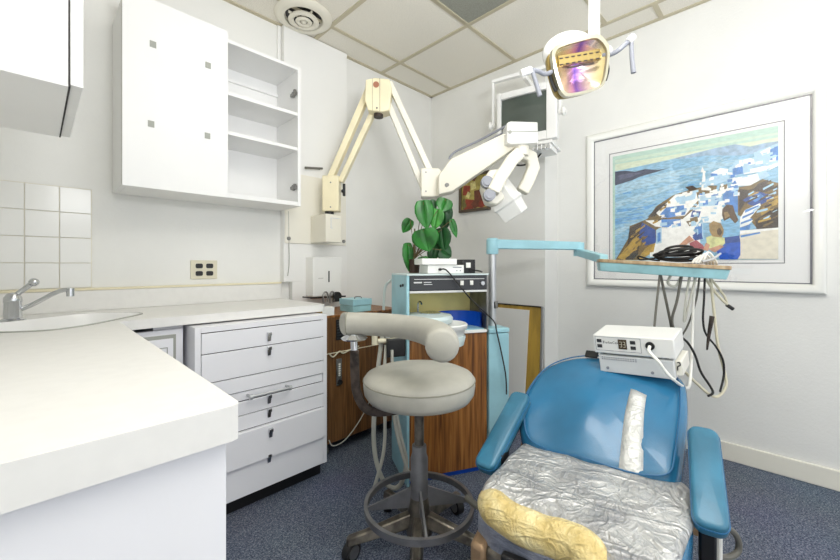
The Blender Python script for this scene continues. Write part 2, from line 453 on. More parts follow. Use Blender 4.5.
b.box((vc[0] - 0.1, vc[1] - 0.003, CZ - 0.026), (vc[0] + 0.1, vc[1] + 0.003, CZ - 0.012)).box((vc[0] - 0.003, vc[1] - 0.1, CZ - 0.026), (vc[0] + 0.003, vc[1] + 0.1, CZ - 0.012))
b.obj('hub', 'cream_white', t)

# ------------------------------------------------------------------ upper cabinets
t = thing('upper_cabinet', 'white wall cabinet with one closed door and open shelves on its right', 'cabinet', (0.676, 2.2, 1.455))
x0, x1, y0, y1, z0, z1, w = 0.262, 1.102, 2.068, 2.348, 1.452, 2.272, 0.019
b = MB().box((x0, y0, z0), (x0 + w, y1, z1)).box((x1 - w, y0, z0), (x1, y1, z1)).box((x0 + w, y0, z0), (x1 - w, y1, z0 + 0.024)).box((x0 + w, y0, z1 - w), (x1 - w, y1, z1))
b.box((x0 + w, y1 - 0.006, z0 + 0.024), (x1 - w, y1, z1 - w)).box((0.672, y0 + 0.02, z0 + 0.024), (0.69, y1 - 0.006, z1 - w))
b.box((0.69, y1 - 0.02, 2.06), (x1 - w, y1 - 0.006, 2.085)).box((0.69, y1 - 0.02, 2.175), (x1 - w, y1 - 0.006, 2.195))
b.obj('carcass', 'laminate', t, bevel=0.0015)
d = MB().box((x0 - 0.001, 2.05, z0 - 0.004), (0.69, 2.067, z1 + 0.03)).obj('door', 'laminate', t, bevel=0.0015)
for (px, pz) in ((0.371, 2.099), (0.364, 1.738), (0.597, 2.09), (0.594, 1.741)):
    MB().box((px - 0.012, 2.047, pz - 0.014), (px + 0.012, 2.051, pz + 0.014)).obj('mounting_pad', 'pad_gray', d, label='small grey square pad on the door')
MB().box((x0 - 0.0015, 2.0672, z0), (x0 + 0.003, 2.0695, z1)).obj('edge_or_gap_strip', 'laminate_edge', t)
for z in (1.985, 1.78):
    MB().box((0.69, y0 + 0.005, z), (x1 - w, y1 - 0.006, z + 0.019)).obj('shelf', 'laminate', t, bevel=0.001)
for z in (2.12, 1.565):
    h = MB().cyl((x1 - w, y0 + 0.045, z), (x1 - w - 0.012, y0 + 0.045, z), 0.017, n=16)
    h.box((x1 - w - 0.014, y0 + 0.004, z - 0.009), (x1 - w, y0 + 0.07, z + 0.009)).box((x1 - w - 0.022, y0 + 0.0, z - 0.016), (x1 - w - 0.008, y0 + 0.016, z + 0.016))
    h.obj('hinge', 'steel_dull', t, bevel=0.001)

t = thing('corner_cabinet', 'white wall cabinet in the corner above the sink, seen from its end and underside', 'cabinet', (-0.14, 1.25, 1.46))
b = MB().box((-0.329, 1.036, 1.46), (0.047, 1.46, 2.40)).obj('carcass', 'laminate', t, bevel=0.0015)
MB().box((0.049, 1.034, 1.464), (0.069, 1.25, 2.40)).obj('door', 'laminate', t, bevel=0.0015)
MB().box((0.049, 1.252, 1.464), (0.069, 1.462, 2.40)).obj('door', 'laminate', t, bevel=0.0015)
MB().box((0.0465, 1.0345, 1.46), (0.0495, 1.461, 2.40)).obj('edge_or_gap_strip', 'gap_dark', t)  # dark strip in the gap behind the doors, shade put into its colour

# ------------------------------------------------------------------ countertop with corner sink
CT = 0.89
sink_loop = spline([(-0.27, 1.93, 0), (-0.20, 1.85, 0), (-0.079, 1.765, 0), (0.0, 1.718, 0), (0.055, 1.715, 0), (0.135, 1.768, 0), (0.233, 1.883, 0), (0.31, 1.985, 0), (0.315, 2.04, 0), (0.255, 2.108, 0), (0.18, 2.155, 0), (0.105, 2.15, 0), (0.03, 2.108, 0), (-0.06, 2.05, 0), (-0.2, 2.01, 0), (-0.265, 1.98, 0)], 4, True)
outer = [(-0.329, 0.595), (0.205, 0.595), (0.216, 0.599), (0.22, 0.61), (0.22, 1.80), (1.09, 1.80), (1.103, 1.808), (1.107, 1.822), (1.107, 2.349), (-0.329, 2.349)]
bm = bmesh.new()
def loop_edges(pts, z):
    vs = [bm.verts.new((p[0], p[1], z)) for p in pts]
    es = [bm.edges.new((vs[i], vs[(i + 1) % len(vs)])) for i in range(len(vs))]
    return vs, es
ov, oe = loop_edges(outer, CT); iv, ie = loop_edges(sink_loop, CT)
bmesh.ops.triangle_fill(bm, edges=oe + ie, use_beauty=True)
keep = [f for f in bm.faces]
for f in keep:
    c = f.calc_center_median()
    inside = False; pts = sink_loop; j = len(pts) - 1
    for i in range(len(pts)):
        if (pts[i].y > c.y) != (pts[j].y > c.y) and c.x < (pts[j].x - pts[i].x) * (c.y - pts[i].y) / (pts[j].y - pts[i].y) + pts[i].x: inside = not inside
        j = i
    if inside: bm.faces.remove(f)
bm.verts.index_update()
vs = [tuple(v.co) for v in bm.verts]; fs = [[v.index for v in f.verts] for f in bm.faces]
bm.free()
t = thing('countertop', 'white laminate L-shaped countertop with a corner sink and backsplash', 'countertop', (0.0, 1.8, 0.85))
b = MB().add(vs, fs)
n = len(outer)
for i in range(n):
    p, q = outer[i], outer[(i + 1) % n]
    zz = 0.837 if i in (0, 1, 2, 3) else 0.853
    b.add([(p[0], p[1], CT), (q[0], q[1], CT), (q[0], q[1], zz), (p[0], p[1], zz)], [(0, 1, 2, 3)])
m_ = len(sink_loop)
for i in range(m_):
    p, q = sink_loop[i], sink_loop[(i + 1) % m_]
    b.add([(p.x, p.y, CT), (q.x, q.y, CT), (q.x, q.y, 0.853), (p.x, p.y, 0.853)], [(0, 1, 2, 3)])
b.obj('worktop', 'counter_top', t, smooth=30)
MB().box((-0.329, 2.328, CT), (1.106, 2.349, 0.985)).box((-0.329, 2.318, CT), (1.106, 2.33, CT + 0.008)).obj('backsplash', 'counter_top', t, bevel=0.003)
MB().box((-0.329, 2.325, 0.9855), (1.106, 2.3495, 0.996)).obj('cap_strip', 'cream_trim', t, bevel=0.002, label='cream strip along the top of the backsplash')
# sink bowl in the hole
t = thing('sink', 'white corner sink basin set into the countertop', 'sink', (0.03, 1.93, 0.74))
b = MB(); rings = []
cx, cy = 0.03, 1.93
prof = [(1.012, CT + 0.0035), (0.985, CT + 0.0045), (0.965, CT - 0.004), (0.93, CT - 0.05), (0.88, CT - 0.11), (0.7, CT - 0.135), (0.3, CT - 0.142), (0.08, CT - 0.145)]
vs = []; fs = []
for q, z in prof:
    for p in sink_loop: vs.append((cx + (p.x - cx) * q, cy + (p.y - cy) * q, z))
for i in range(len(prof) - 1):
    for k in range(m_): fs.append((i * m_ + k, i * m_ + (k + 1) % m_, (i + 1) * m_ + (k + 1) % m_, (i + 1) * m_ + k))
fs.append(tuple((len(prof) - 1) * m_ + k for k in range(m_)))
b.add(vs, fs).obj('bowl', 'white_enamel', t, smooth=50)
MB().tube([(cx + (p.x - cx) * 1.018, cy + (p.y - cy) * 1.018, CT + 0.0015) for p in sink_loop], 0.0028, 6, 0, True).obj('caulk_seam', 'pad_gray', t, label='grey seam around the basin')
MB().cyl((cx, cy, CT - 0.146), (cx, cy, CT - 0.142), 0.03).obj('drain', 'steel', t)

t = thing('faucet', 'chrome single-lever faucet behind the corner sink', 'faucet', (-0.06, 2.10, CT))
fy = 2.10
MB().lathe([(0.036, 0), (0.036, 0.006), (0.026, 0.012), (0.0245, 0.07), (0.026, 0.074), (0.025, 0.09), (0.016, 0.104), (0.004, 0.108)], (-0.06, fy, CT), 28).obj('body', 'chrome', t)
MB().tube([(-0.055, fy, CT + 0.095), (-0.035, fy, CT + 0.115), (-0.008, fy - 0.01, CT + 0.142)], 0.009, 12).ball((-0.004, fy - 0.012, CT + 0.146), 0.016).obj('lever', 'chrome', t)
MB().tube([(-0.045, fy, CT + 0.04), (-0.005, fy - 0.008, CT + 0.062), (0.05, fy - 0.03, CT + 0.10), (0.075, fy - 0.04, CT + 0.112), (0.098, fy - 0.045, CT + 0.113)], 0.0085, 12).cyl((0.098, fy - 0.045, CT + 0.12), (0.098, fy - 0.045, CT + 0.088), 0.013).obj('spout', 'chrome', t)

# ------------------------------------------------------------------ base cabinets
t = thing('base_cabinet', 'white base cabinet under the near counter leg, plain end panel facing the room', 'cabinet', (-0.06, 1.2, 0))
MB().box((-0.329, 0.617, 0.0), (0.205, 0.64, 0.836)).obj('end_panel', 'drawer_paint', t, bevel=0.001)
MB().box((-0.329, 0.641, 0.09), (0.178, 1.66, 0.836)).obj('carcass', 'drawer_paint', t)
MB().box((-0.329, 0.641, 0.0), (0.13, 1.775, 0.09)).obj('toe_kick', 'black', t)
for k in range(3): MB().box((0.179, 0.643 + k * 0.378, 0.1), (0.196, 1.015 + k * 0.378, 0.83)).obj('door', 'drawer_paint', t, bevel=0.002)

t = thing('base_cabinet', 'white base cabinet with grey-edged door between the counter leg and the drawers', 'cabinet', (0.33, 2.05, 0))
MB().box((0.335, 1.845, 0.09), (0.44, 2.32, 0.851)).obj('carcass', 'drawer_paint', t)
MB().box((0.0, 1.9, 0.0), (0.44, 2.32, 0.09)).obj('toe_kick', 'black', t)
b = MB().box((0.214, 1.828, 0.1), (0.436, 1.844, 0.836))
b.box((0.219, 1.824, 0.105), (0.41, 1.829, 0.815), 1)
b.box((0.225, 1.8225, 0.12), (0.4, 1.8245, 0.80), 0)
dd = b.obj('door', ['drawer_paint', 'pad_gray'], t, bevel=0.001)
b = MB()
for a, c in (((0.236, 0.14), (0.38, 0.143)), ((0.377, 0.14), (0.38, 0.765)), ((0.236, 0.762), (0.38, 0.765)), ((0.236, 0.14), (0.239, 0.765))):
    b.box((a[0], 1.8205, a[1]), (c[0], 1.823, c[1]))
b.obj('panel_line', 'pad_gray', dd)

# drawer unit rolled in under the counter
t = thing('drawer_unit', 'white wide drawer chest under the counter with chrome latches', 'cabinet', (0.76, 2.0, 0))
x0, x1, yf, yb = 0.453, 1.066, 1.72, 2.28
b = MB().box((x0, yf + 0.004, 0.075), (x0 + 0.022, yb, 0.846)).box((x1 - 0.022, yf + 0.004, 0.075), (x1, yb, 0.846)).box((x0 + 0.022, yf + 0.004, 0.822), (x1 - 0.022, yb, 0.846)).box((x0 + 0.022, yf + 0.03, 0.075), (x1 - 0.022, yb, 0.822))
b.obj('carcass', 'drawer_paint', t, bevel=0.0015)
MB().box((x0 + 0.03, yf + 0.012, 0.08), (x1 - 0.03, yf + 0.03, 0.82)).obj('recess', 'gap_dark', t)
MB().box((x0 + 0.01, yf + 0.055, 0.0), (x1 - 0.01, yb, 0.075)).obj('toe_kick', 'black', t)
for i, (za, zb, out, lz) in enumerate(((0.734, 0.818, 0, 0.772), (0.612, 0.730, 0, 0.706), (0.545, 0.608, 0, None), (0.503, 0.541, -0.006, None), (0.441, 0.499, 0, 0.484), (0.374, 0.437, 0, 0.420), (0.219, 0.369, 0.016, 0.333), (0.079, 0.212, 0, 0.212))):
    d = MB().box((x0 + 0.024, yf - out, za), (x1 - 0.024, yf + 0.011, zb)).obj('drawer', 'drawer_paint', t, bevel=0.0018)
    if lz:
        yy = yf - out; lx = 0.755
        l = MB().prism([(lx - 0.009, lz + 0.02), (lx + 0.012, lz + 0.02), (lx + 0.007, lz - 0.02), (lx - 0.007, lz - 0.02)], 0, 0.009)
        l.v = [Vector((p.x, yy - p.z, p.y)) for p in l.v]
        l.box((lx - 0.009, yy - 0.016, lz + 0.006), (lx + 0.01, yy - 0.008, lz + 0.02))
        l.obj('latch', 'chrome', d, bevel=0.001)
    if i == 3:
        h = MB().cyl((0.655, yf - 0.035, 0.524), (0.85, yf - 0.035, 0.522), 0.006)
        for hx in (0.662, 0.843): h.cyl((hx, yf + 0.004, 0.523), (hx, yf - 0.036, 0.523), 0.006).cyl((hx - 0.006, yf - 0.035, 0.523), (hx + 0.006, yf - 0.035, 0.523), 0.012)
        h.obj('handle', 'steel', d)

# ------------------------------------------------------------------ small things on the left wall
t = thing('outlet', 'cream wall outlet with four dark sockets above the backsplash', 'outlet', (0.662, 2.345, 1.024))
MB().box((0.596, 2.342, 1.026), (0.730, 2.3505, 1.130)).obj('plate', 'outlet_ivory', t, bevel=0.002)
for sx in (0.637, 0.690):
    for sz in (1.057, 1.099):
        MB(Matrix.Translation((sx, 2.342, sz)) @ Matrix.Rotation(R(90), 4, 'X')).prism(rrect(-0.018, 0.018, -0.013, 0.013, 0.008), 0, 0.0025).obj('socket', 'black', t)

t = thing('paper_towel_dispenser', 'white paper towel dispenser with a dark slot on the wall panel', 'dispenser', (1.38, 2.25, 0.895))
MB().box((1.26, 2.205, 0.897), (1.478, 2.2995, 1.157)).obj('housing', 'white_plastic', t, bevel=0.004)
MB().box((1.374, 2.2035, 0.99), (1.383, 2.2055, 1.065)).obj('slot', 'black', t)
MB().box((1.30, 2.2035, 1.016), (1.335, 2.2055, 1.019)).obj('mark', 'pad_gray', t)

t = thing('clip_rail', 'black rail with two looped clips on the wall below the dispenser', 'rail', (1.38, 2.19, 0.85))
MB().cyl((1.235, 2.19, 0.893), (1.50, 2.19, 0.889), 0.0055).cyl((1.24, 2.19, 0.893), (1.24, 2.30, 0.893), 0.004).cyl((1.495, 2.19, 0.889), (1.495, 2.30, 0.889), 0.004).obj('rod', 'black', t)
for cx_ in (1.335, 1.385):
    MB().tube([(cx_ - 0.016, 2.175, 0.85), (cx_ - 0.018, 2.175, 0.9), (cx_ - 0.008, 2.175, 0.924), (cx_ + 0.008, 2.175, 0.924), (cx_ + 0.016, 2.175, 0.905), (cx_ + 0.014, 2.175, 0.862)], 0.0055, 8).obj('loop', 'steel_dull', t)
MB(Matrix.Translation((1.425, 2.18, 0.894)) @ Matrix.Rotation(R(90), 4, 'X')).cyl((0, 0, -0.01), (0, 0, 0.012), 0.03).box((-0.03, -0.036, -0.008), (0.03, -0.012, 0.01)).obj('knob', 'black', t)

MB().cyl((1.245, 2.28, 1.748), (1.375, 2.28, 1.766), 0.007).cyl((1.36, 2.28, 1.764), (1.36, 2.30, 1.764), 0.006).cyl((1.262, 2.28, 1.751), (1.262, 2.30, 1.751), 0.006).obj('wall_bracket', 'steel_dull', label='short grey metal rod bracket on the wall right of the open cabinet', cat='bracket')
MB().tube([(1.135, 2.291, 1.45), (1.138, 2.291, 1.25), (1.14, 2.291, 1.12), (1.13, 2.291, 1.035)], 0.0022, 6).obj('thin_cord', 'pad_gray', label='thin grey cord hanging down the wall below the open cabinet', cat='cord')

# ------------------------------------------------------------------ x-ray unit on the wall panel
t = thing('xray_machine', 'cream wall-mounted dental x-ray unit with folding double arm and tube head', 'x-ray machine', (1.35, 2.29, 1.24))
pl = MB().box((1.112, 2.29, 1.245), (1.575, 2.2995, 1.70)).obj('mounting_plate', 'cream', t, bevel=0.002)
for sx, sz in ((1.135, 1.275), (1.552, 1.275), (1.552, 1.63)):
    MB().cyl((sx, 2.29, sz), (sx, 2.282, sz), 0.012).obj('bolt', 'steel_dull', pl)
bx = MB().box((1.29, 2.10, 1.252), (1.405, 2.289, 1.432)).obj('control_box', 'cream_white', t, bevel=0.004)
lb = MB(); 
for a, c in (((1.325, 1.345), (1.33, 1.405)), ((1.325, 1.405), (1.39, 1.41)), ((1.325, 1.34), (1.34, 1.345))): lb.box((a[0], 2.097, a[1]), (c[0], 2.1, c[1]))
lb.obj('label', 'pale_gray', bx)
MB().cyl((1.36, 2.17, 1.43), (1.36, 2.17, 1.47), 0.03).obj('pivot', 'black', t)
br = MB(diag((1.380, 2.165, 1.572))).box((-0.056, -0.115, -0.03), (0.052, 0.117, 0.05)).obj('bracket', 'ivory_yellow', t, bevel=0.006)
for z in (0.07, -0.09): MB(diag((1.380, 2.165, 1.572))).cyl((0, z, 0.048), (0, z, 0.053), 0.005).obj('screw', 'steel_dull', br)
b = MB().cyl((1.434, 2.109, 1.643), (1.434, 2.109, 1.563), 0.009)
b.ball((1.429, 2.114, 1.596), 0.013); b.obj('spring_knob', 'black', t)
def bar(name, p, q, hw, hd, m, parent, bevel=0.004):
    p = Vector(p); q = Vector(q); d = (q - p).normalized()
    f = Vector((0.7146, 0.6995, 0)); s = d.cross(f).normalized(); f2 = s.cross(d)
    vs = [e + s * a * hw + f2 * c * hd for e in (p, q) for a, c in ((-1, -1), (1, -1), (1, 1), (-1, 1))]
    return MB().add(vs, [(0, 1, 2, 3), (7, 6, 5, 4), (0, 4, 5, 1), (1, 5, 6, 2), (2, 6, 7, 3), (3, 7, 4, 0)]).obj(name, m, parent, bevel=bevel)
bar('arm', (1.369, 2.176, 1.669), (1.529, 1.954, 2.261), 0.020, 0.03, 'ivory_yellow', t)
bar('arm', (1.420, 2.124, 1.656), (1.575, 1.908, 2.196), 0.017, 0.028, 'ivory_yellow', t)
bar('arm', (1.590, 1.864, 2.187), (1.704, 1.633, 1.575), 0.018, 0.028, 'cream', t)
bar('arm', (1.608, 1.846, 2.278), (1.744, 1.593, 1.650), 0.018, 0.03, 'cream', t)
E_ = diag((1.543, 1.883, 2.178))
el = MB(E_).prism([(-0.076, 0.094), (-0.02, 0.107), (0.074, 0.098), (0.088, 0.04), (0.075, -0.095), (0.03, -0.108), (-0.062, -0.098), (-0.083, -0.03)], -0.05, 0.05).obj('elbow_cover', 'ivory_yellow', t, bevel=0.006)
MB(E_).cyl((-0.01, 0.062, 0.048), (-0.01, 0.062, 0.054), 0.019).obj('cap', 'rose_dot', el)
MB(E_).box((0.012, -0.105, 0.0495), (0.015, 0.104, 0.0515)).box((-0.034, -0.103, 0.0495), (-0.032, 0.1, 0.0515)).obj('seam', 'laminate_edge', el)
MB(E_).cyl((-0.005, -0.085, 0.049), (-0.005, -0.085, 0.053), 0.006).obj('screw', 'steel_dull', el)
MB(E_).cyl((0.0, -0.1, 0.0), (0.0, -0.125, 0.0), 0.03).obj('pivot', 'brown_bracket', el)
E_ = diag((1.704, 1.590, 1.606))
bk = MB(E_).prism([(-0.05, -0.088), (0.06, -0.088), (0.085, -0.07), (0.11, 0.02), (0.058, 0.086), (-0.05, 0.086)], -0.05, 0.05).obj('knuckle', 'cream_white', t, bevel=0.006)
for z in (0.06, -0.055): MB(E_).cyl((-0.02, z, 0.049), (-0.02, z, 0.053), 0.005).obj('screw', 'steel_dull', bk)
# long tapered arm that carries the head
p = [(1.676, 1.490, 1.628), (1.710, 1.426, 1.718), (1.882, 1.122, 1.857), (1.886, 1.118, 1.749), (1.726, 1.424, 1.531), (1.676, 1.490, 1.515)]
f_ = Vector((0.7146, 0.6995, 0))
vs = [Vector(q) - f_ * 0.045 for q in p] + [Vector(q) + f_ * 0.05 for q in p]
ar = MB().add(vs, [(0, 1, 2, 3, 4, 5), (11, 10, 9, 8, 7, 6)] + [(i, (i + 1) % 6, 6 + (i + 1) % 6, 6 + i) for i in range(6)]).obj('head_arm', 'cream_white', t, bevel=0.006)
MB().cyl((1.677, 1.421, 1.570), (1.667, 1.413, 1.567), 0.013).obj('bolt', 'steel_dull', ar)
MB().tube([(1.722, 1.443, 1.735), (1.739, 1.412, 1.774), (1.818, 1.288, 1.835), (1.871, 1.147, 1.894), (1.881, 1.109, 1.904)], 0.007, 8).tube([(1.722, 1.443, 1.711), (1.751, 1.399, 1.744), (1.818, 1.288, 1.800), (1.871, 1.147, 1.866)], 0.006, 8).obj('conduit', 'gray_plastic', t, label='grey conduit along the head arm')
E_ = diag((1.887, 1.074, 1.824))
kn = MB(E_).prism([(-0.082, -0.055), (-0.08, 0.052), (-0.06, 0.06), (0.086, 0.056), (0.09, -0.058), (-0.06, -0.066)], -0.06, 0.06).obj('swivel_block', 'white_plastic', t, bevel=0.006)
MB(E_).box((-0.08, 0.002, 0.0595), (0.087, 0.005, 0.0615)).cyl((-0.065, 0.0, 0.058), (-0.065, 0.0, 0.065), 0.009).obj('seam', 'pad_gray', kn)
MB().cyl((1.895, 1.066, 1.762), (1.895, 1.066, 1.712), 0.045, 0.04).obj('collar', 'cream_white', t)
# fork and tube head
def fork(pts, name):
    P = [Vector(q) for q in pts]
    for i in range(len(P) - 1): pass
    b = MB(); vs = []; fs = []
    for i, q in enumerate(P):
        d = (P[min(i + 1, len(P) - 1)] - P[max(i - 1, 0)]).normalized(); s = d.cross(f_).normalized()
        for a, c in ((-1, -1), (1, -1), (1, 1), (-1, 1)): vs.append(q + s * a * 0.034 + f_ * c * 0.03)
    for i in range(len(P) - 1):
        for k in range(4): fs.append((4 * i + k, 4 * i + (k + 1) % 4, 4 * i + 4 + (k + 1) % 4, 4 * i + 4 + k))
    fs += [(3, 2, 1, 0), tuple(4 * (len(P) - 1) + k for k in range(4))]
    return b.add(vs, fs).obj(name, 'cream_white', t, bevel=0.008)
fork([(1.864, 1.055, 1.720), (1.807, 1.071, 1.673), (1.727, 1.095, 1.566), (1.684, 1.111, 1.488)], 'fork')
fork([(1.922, 1.081, 1.738), (1.980, 1.051, 1.715), (1.997, 1.047, 1.661), (1.973, 1.072, 1.575), (1.944, 1.088, 1.521)], 'fork')
HB = Matrix.Translation((1.811, 1.123, 1.480)) @ VIEW @ Matrix.Rotation(R(-56), 4, 'Z')
hd = MB(HB @ Matrix.Rotation(R(38), 4, 'X')).prism(rrect(-0.05, 0.05, -0.055, 0.055, 0.012, 3), -0.0, 0.0)
hd = MB(HB @ Matrix.Rotation(R(38), 4, 'X')).add(
    [(x, y * s_, z * s_) for x, s_ in ((-0.135, 0.62), (-0.11, 0.9), (0.02, 1.0), (0.03, 1.08), (0.045, 1.08), (0.05, 0.98), (0.125, 0.9)) for y, z in ((-0.062, -0.062), (0.062, -0.062), (0.062, 0.062), (-0.062, 0.062))],
    [(3, 2, 1, 0), (24, 25, 26, 27)] + [(4 * i + k, 4 * i + (k + 1) % 4, 4 * i + 4 + (k + 1) % 4, 4 * i + 4 + k) for i in range(6) for k in range(4)]).obj('tube_head', 'white_plastic', t, bevel=0.008)
for q in ((1.670, 1.139, 1.543), (1.662, 1.118, 1.470)):
    MB(Matrix.Translation(q) @ VIEW).cyl((0, 0, -0.03), (0, 0, 0.012), 0.031, n=28).cyl((0, 0, 0.012), (0, 0, 0.018), 0.022, n=28).obj('dial', 'gray_plastic', hd)
MB(Matrix.Translation((1.748, 1.159, 1.520)) @ VIEW).prism([(-0.055, 0.04), (-0.02, 0.095), (0.03, 0.1), (0.07, 0.03), (0.06, -0.06), (0.02, -0.095), (-0.035, -0.085), (-0.05, -0.04), (-0.062, 0.0)], -0.05, 0.045).obj('yoke_hub', 'cream_white', hd, bevel=0.01)

# ------------------------------------------------------------------ monitor in its bracket
MM = frame_at((2.272, 1.255, 2.09), R(-78.5))
t = thing('monitor', 'old white CRT monitor with dark screen hung high by the corner', 'monitor', (2.265, 1.265, 1.9), R(-78.5))
b = MB(MM @ Matrix.Rotation(R(90), 4, 'X'))
bz = MB(MM)
w2, h2 = 0.19, 0.182
for a, c in (((-0.18, -h2), (-0.152, h2)), ((0.15, -h2), (0.215, h2)), ((-0.152, 0.138), (0.15, h2)), ((-0.152, -h2), (0.15, -0.125))):
    bz.box((a[0], -0.03, a[1]), (c[0], 0.03, c[1]))
bz.obj('bezel', 'white_enamel', t, bevel=0.005)
vs = []; fs = []; N = 10
for i in range(N + 1):
    for k in range(N + 1):
        u = -0.155 + 0.308 * i / N; v = -0.13 + 0.272 * k / N
        vs.append((u, -0.004 - 0.018 * (1 - (2 * i / N - 1) ** 2 * 0.5 - (2 * k / N - 1) ** 2 * 0.5), v))
for i in range(N):
    for k in range(N): fs.append((i * (N + 1) + k, (i + 1) * (N + 1) + k, (i + 1) * (N + 1) + k + 1, i * (N + 1) + k + 1))
MB(MM).add(vs, fs).obj('screen', 'screen_glass', t)
MB(MM).add([(-0.174, 0.03, -0.17), (0.174, 0.03, -0.17), (0.174, 0.03, 0.17), (-0.174, 0.03, 0.17), (-0.12, 0.22, -0.13), (0.12, 0.22, -0.13), (0.12, 0.22, 0.12), (-0.12, 0.22, 0.12)],
    [(0, 1, 2, 3), (7, 6, 5, 4), (0, 4, 5, 1), (1, 5, 6, 2), (2, 6, 7, 3), (3, 7, 4, 0)]).obj('housing', 'white_plastic', t, bevel=0.01)
t = thing('monitor_bracket', 'white wall bracket with side rods holding the monitor', 'bracket', (2.265, 1.265, 1.85), R(-78.5))
b = MB(MM).box((-0.222, -0.02, 0.275), (0.238, 0.012, 0.297)).box((-0.222, -0.016, -0.03), (-0.208, 0.006, 0.29)).box((0.224, -0.016, -0.03), (0.238, 0.006, 0.29)).box((-0.012, 0.0, 0.255), (0.012, 0.27, 0.29))
b.obj('yoke', 'white_enamel', t, bevel=0.002)
MB(MM).box((-0.19, 0.05, 0.178), (0.19, 0.075, 0.2)).box((-0.21, 0.03, 0.176), (-0.192, 0.08, 0.2)).obj('top_bar', 'white_enamel', t, bevel=0.002)
for sx in (-1, 1):
    kx = 0.016 if sx > 0 else 0.0
    MB(MM).cyl((sx * 0.206 + kx, -0.005, -0.02), (sx * 0.25 + kx, -0.005, -0.02), 0.016).ball((sx * 0.235 + kx, -0.005, -0.02), (0.014, 0.03, 0.03)).obj('knob', 'white_plastic', t)
MB(MM).box((-0.06, -0.05, -0.215), (0.19, 0.2, -0.196)).box((0.05, -0.06, -0.26), (0.19, 0.1, -0.23)).obj('shelf', 'white_enamel', t, bevel=0.003)
b = MB(MM)
for k in range(5): b.cyl((0.07 + 0.026 * k, -0.075, -0.245), (0.07 + 0.026 * k, -0.055, -0.245), 0.011).cyl((0.08 + 0.026 * k, -0.07, -0.225), (0.08 + 0.026 * k, -0.07, -0.26), 0.004)
b.obj('fastener', 'chrome', t)
MB(MM).tube([(-0.09, 0.0, -0.22), (-0.07, 0.0, -0.3), (0.0, 0.0, -0.32), (0.08, 0.0, -0.29), (0.12, 0.02, -0.235)], 0.006, 8).obj('cable', 'black_rubber', t)

# ------------------------------------------------------------------ framed pictures
t = thing('small_picture', 'small dark-framed abstract picture of red and yellow blocks on the corner wall', 'picture', (2.54, 1.88, 1.54))
ya, yb_, za, zb = 1.70, 2.004, 1.548, 1.86
b = MB()
for a, c in (((ya, za), (yb_, za + 0.022)), ((ya, zb - 0.022), (yb_, zb)), ((ya, za + 0.022), (ya + 0.022, zb - 0.022)), ((yb_ - 0.022, za + 0.022), (yb_, zb - 0.022))): b.box((2.515, a[0], a[1]), (2.5495, c[0], c[1]))
b.obj('frame', 'frame_dark', t, bevel=0.003)
for n_, c_ in (('abs_ochre', (176, 160, 84)), ('abs_red', (150, 62, 42)), ('abs_brown', (112, 60, 40)), ('abs_cream', (216, 206, 140)), ('abs_olive', (120, 112, 62))): mat(n_, c_, 0.6, var=0.2, vscale=30)
b = MB().box((2.53, ya + 0.02, za + 0.02), (2.545, yb_ - 0.02, zb - 0.02), 0)
rs = random.Random(3)
quads = [(1.90, 1.60, 0.10, 0.10, 1), (1.80, 1.66, 0.10, 0.12, 2), (1.93, 1.73, 0.07, 0.08, 1), (1.86, 1.76, 0.05, 0.06, 3), (1.95, 1.80, 0.05, 0.05, 3), (1.75, 1.78, 0.05, 0.07, 4), (1.78, 1.59, 0.06, 0.05, 1), (1.96, 1.62, 0.04, 0.07, 4), (1.86, 1.82, 0.05, 0.03, 2), (1.91, 1.69, 0.03, 0.04, 3), (1.84, 1.6, 0.05, 0.06, 2)]
for i, (cy_, cz_, sy, sz, mi) in enumerate(quads):
    x = 2.5295 - 0.0002 * i; s = rs.uniform(-0.02, 0.02)
    pts = [(max(ya + .021, min(yb_ - .021, cy_ + dy * sy / 2 + dz * s)), max(za + .021, min(zb - .021, cz_ + dz * sz / 2 - dy * s))) for dy, dz in ((-1, -1), (1, -1), (1, 1), (-1, 1))]
    b.add([(x, y, z) for y, z in pts], [(0, 1, 2, 3)], mi)
b.obj('artwork', ['abs_ochre', 'abs_red', 'abs_brown', 'abs_cream', 'abs_olive'], t)

t = thing('framed_picture', 'large white-framed print of a white seaside hill village on the right wall', 'picture', (2.73, 0.44, 0.957))
Y0, Y1, Z0, Z1, fw = -0.136, 1.022, 0.957, 2.017, 0.052
prof = [(0.0, 0.0), (0.03, 0.004), (0.036, 0.014), (0.03, 0.03), (0.024, 0.044), (0.014, 0.052)]
b = MB(); vs = []; fs = []
for d_, ins in [(0.0, 0.0), (0.026, 0.002), (0.034, 0.012), (0.033, 0.026), (0.026, 0.04), (0.012, 0.05), (0.0, 0.05)]:
    for y, z in ((Y0 + ins, Z0 + ins), (Y1 - ins, Z0 + ins), (Y1 - ins, Z1 - ins), (Y0 + ins, Z1 - ins)): vs.append((2.749 - d_, y, z))
for i in range(6):
    for k in range(4): fs.append((4 * i + k, 4 * i + (k + 1) % 4, 4 * i + 4 + (k + 1) % 4, 4 * i + 4 + k))
b.add(vs, fs).obj('frame', 'frame_white', t, smooth=50)
b = MB()
for a, c in (((Y0 + .05, Z0 + .05), (Y0 + .058, Z1 - .05)), ((Y1 - .054, Z0 + .05), (Y1 - .05, Z1 - .05)), ((Y0 + .05, Z0 + .05), (Y1 - .05, Z0 + .055)), ((Y0 + .05, Z1 - .056), (Y1 - .05, Z1 - .05))): b.box((2.735, a[0], a[1]), (2.7415, c[0], c[1]))
b.obj('inner_shadow_line', 'frame_line', t)  # dark strips painting the shadow line inside the frame
MB().box((2.739, Y0 + 0.048, Z0 + 0.048), (2.747, Y1 - 0.048, Z1 - 0.048)).obj('mat_board', 'mat_board', t)
b = MB()
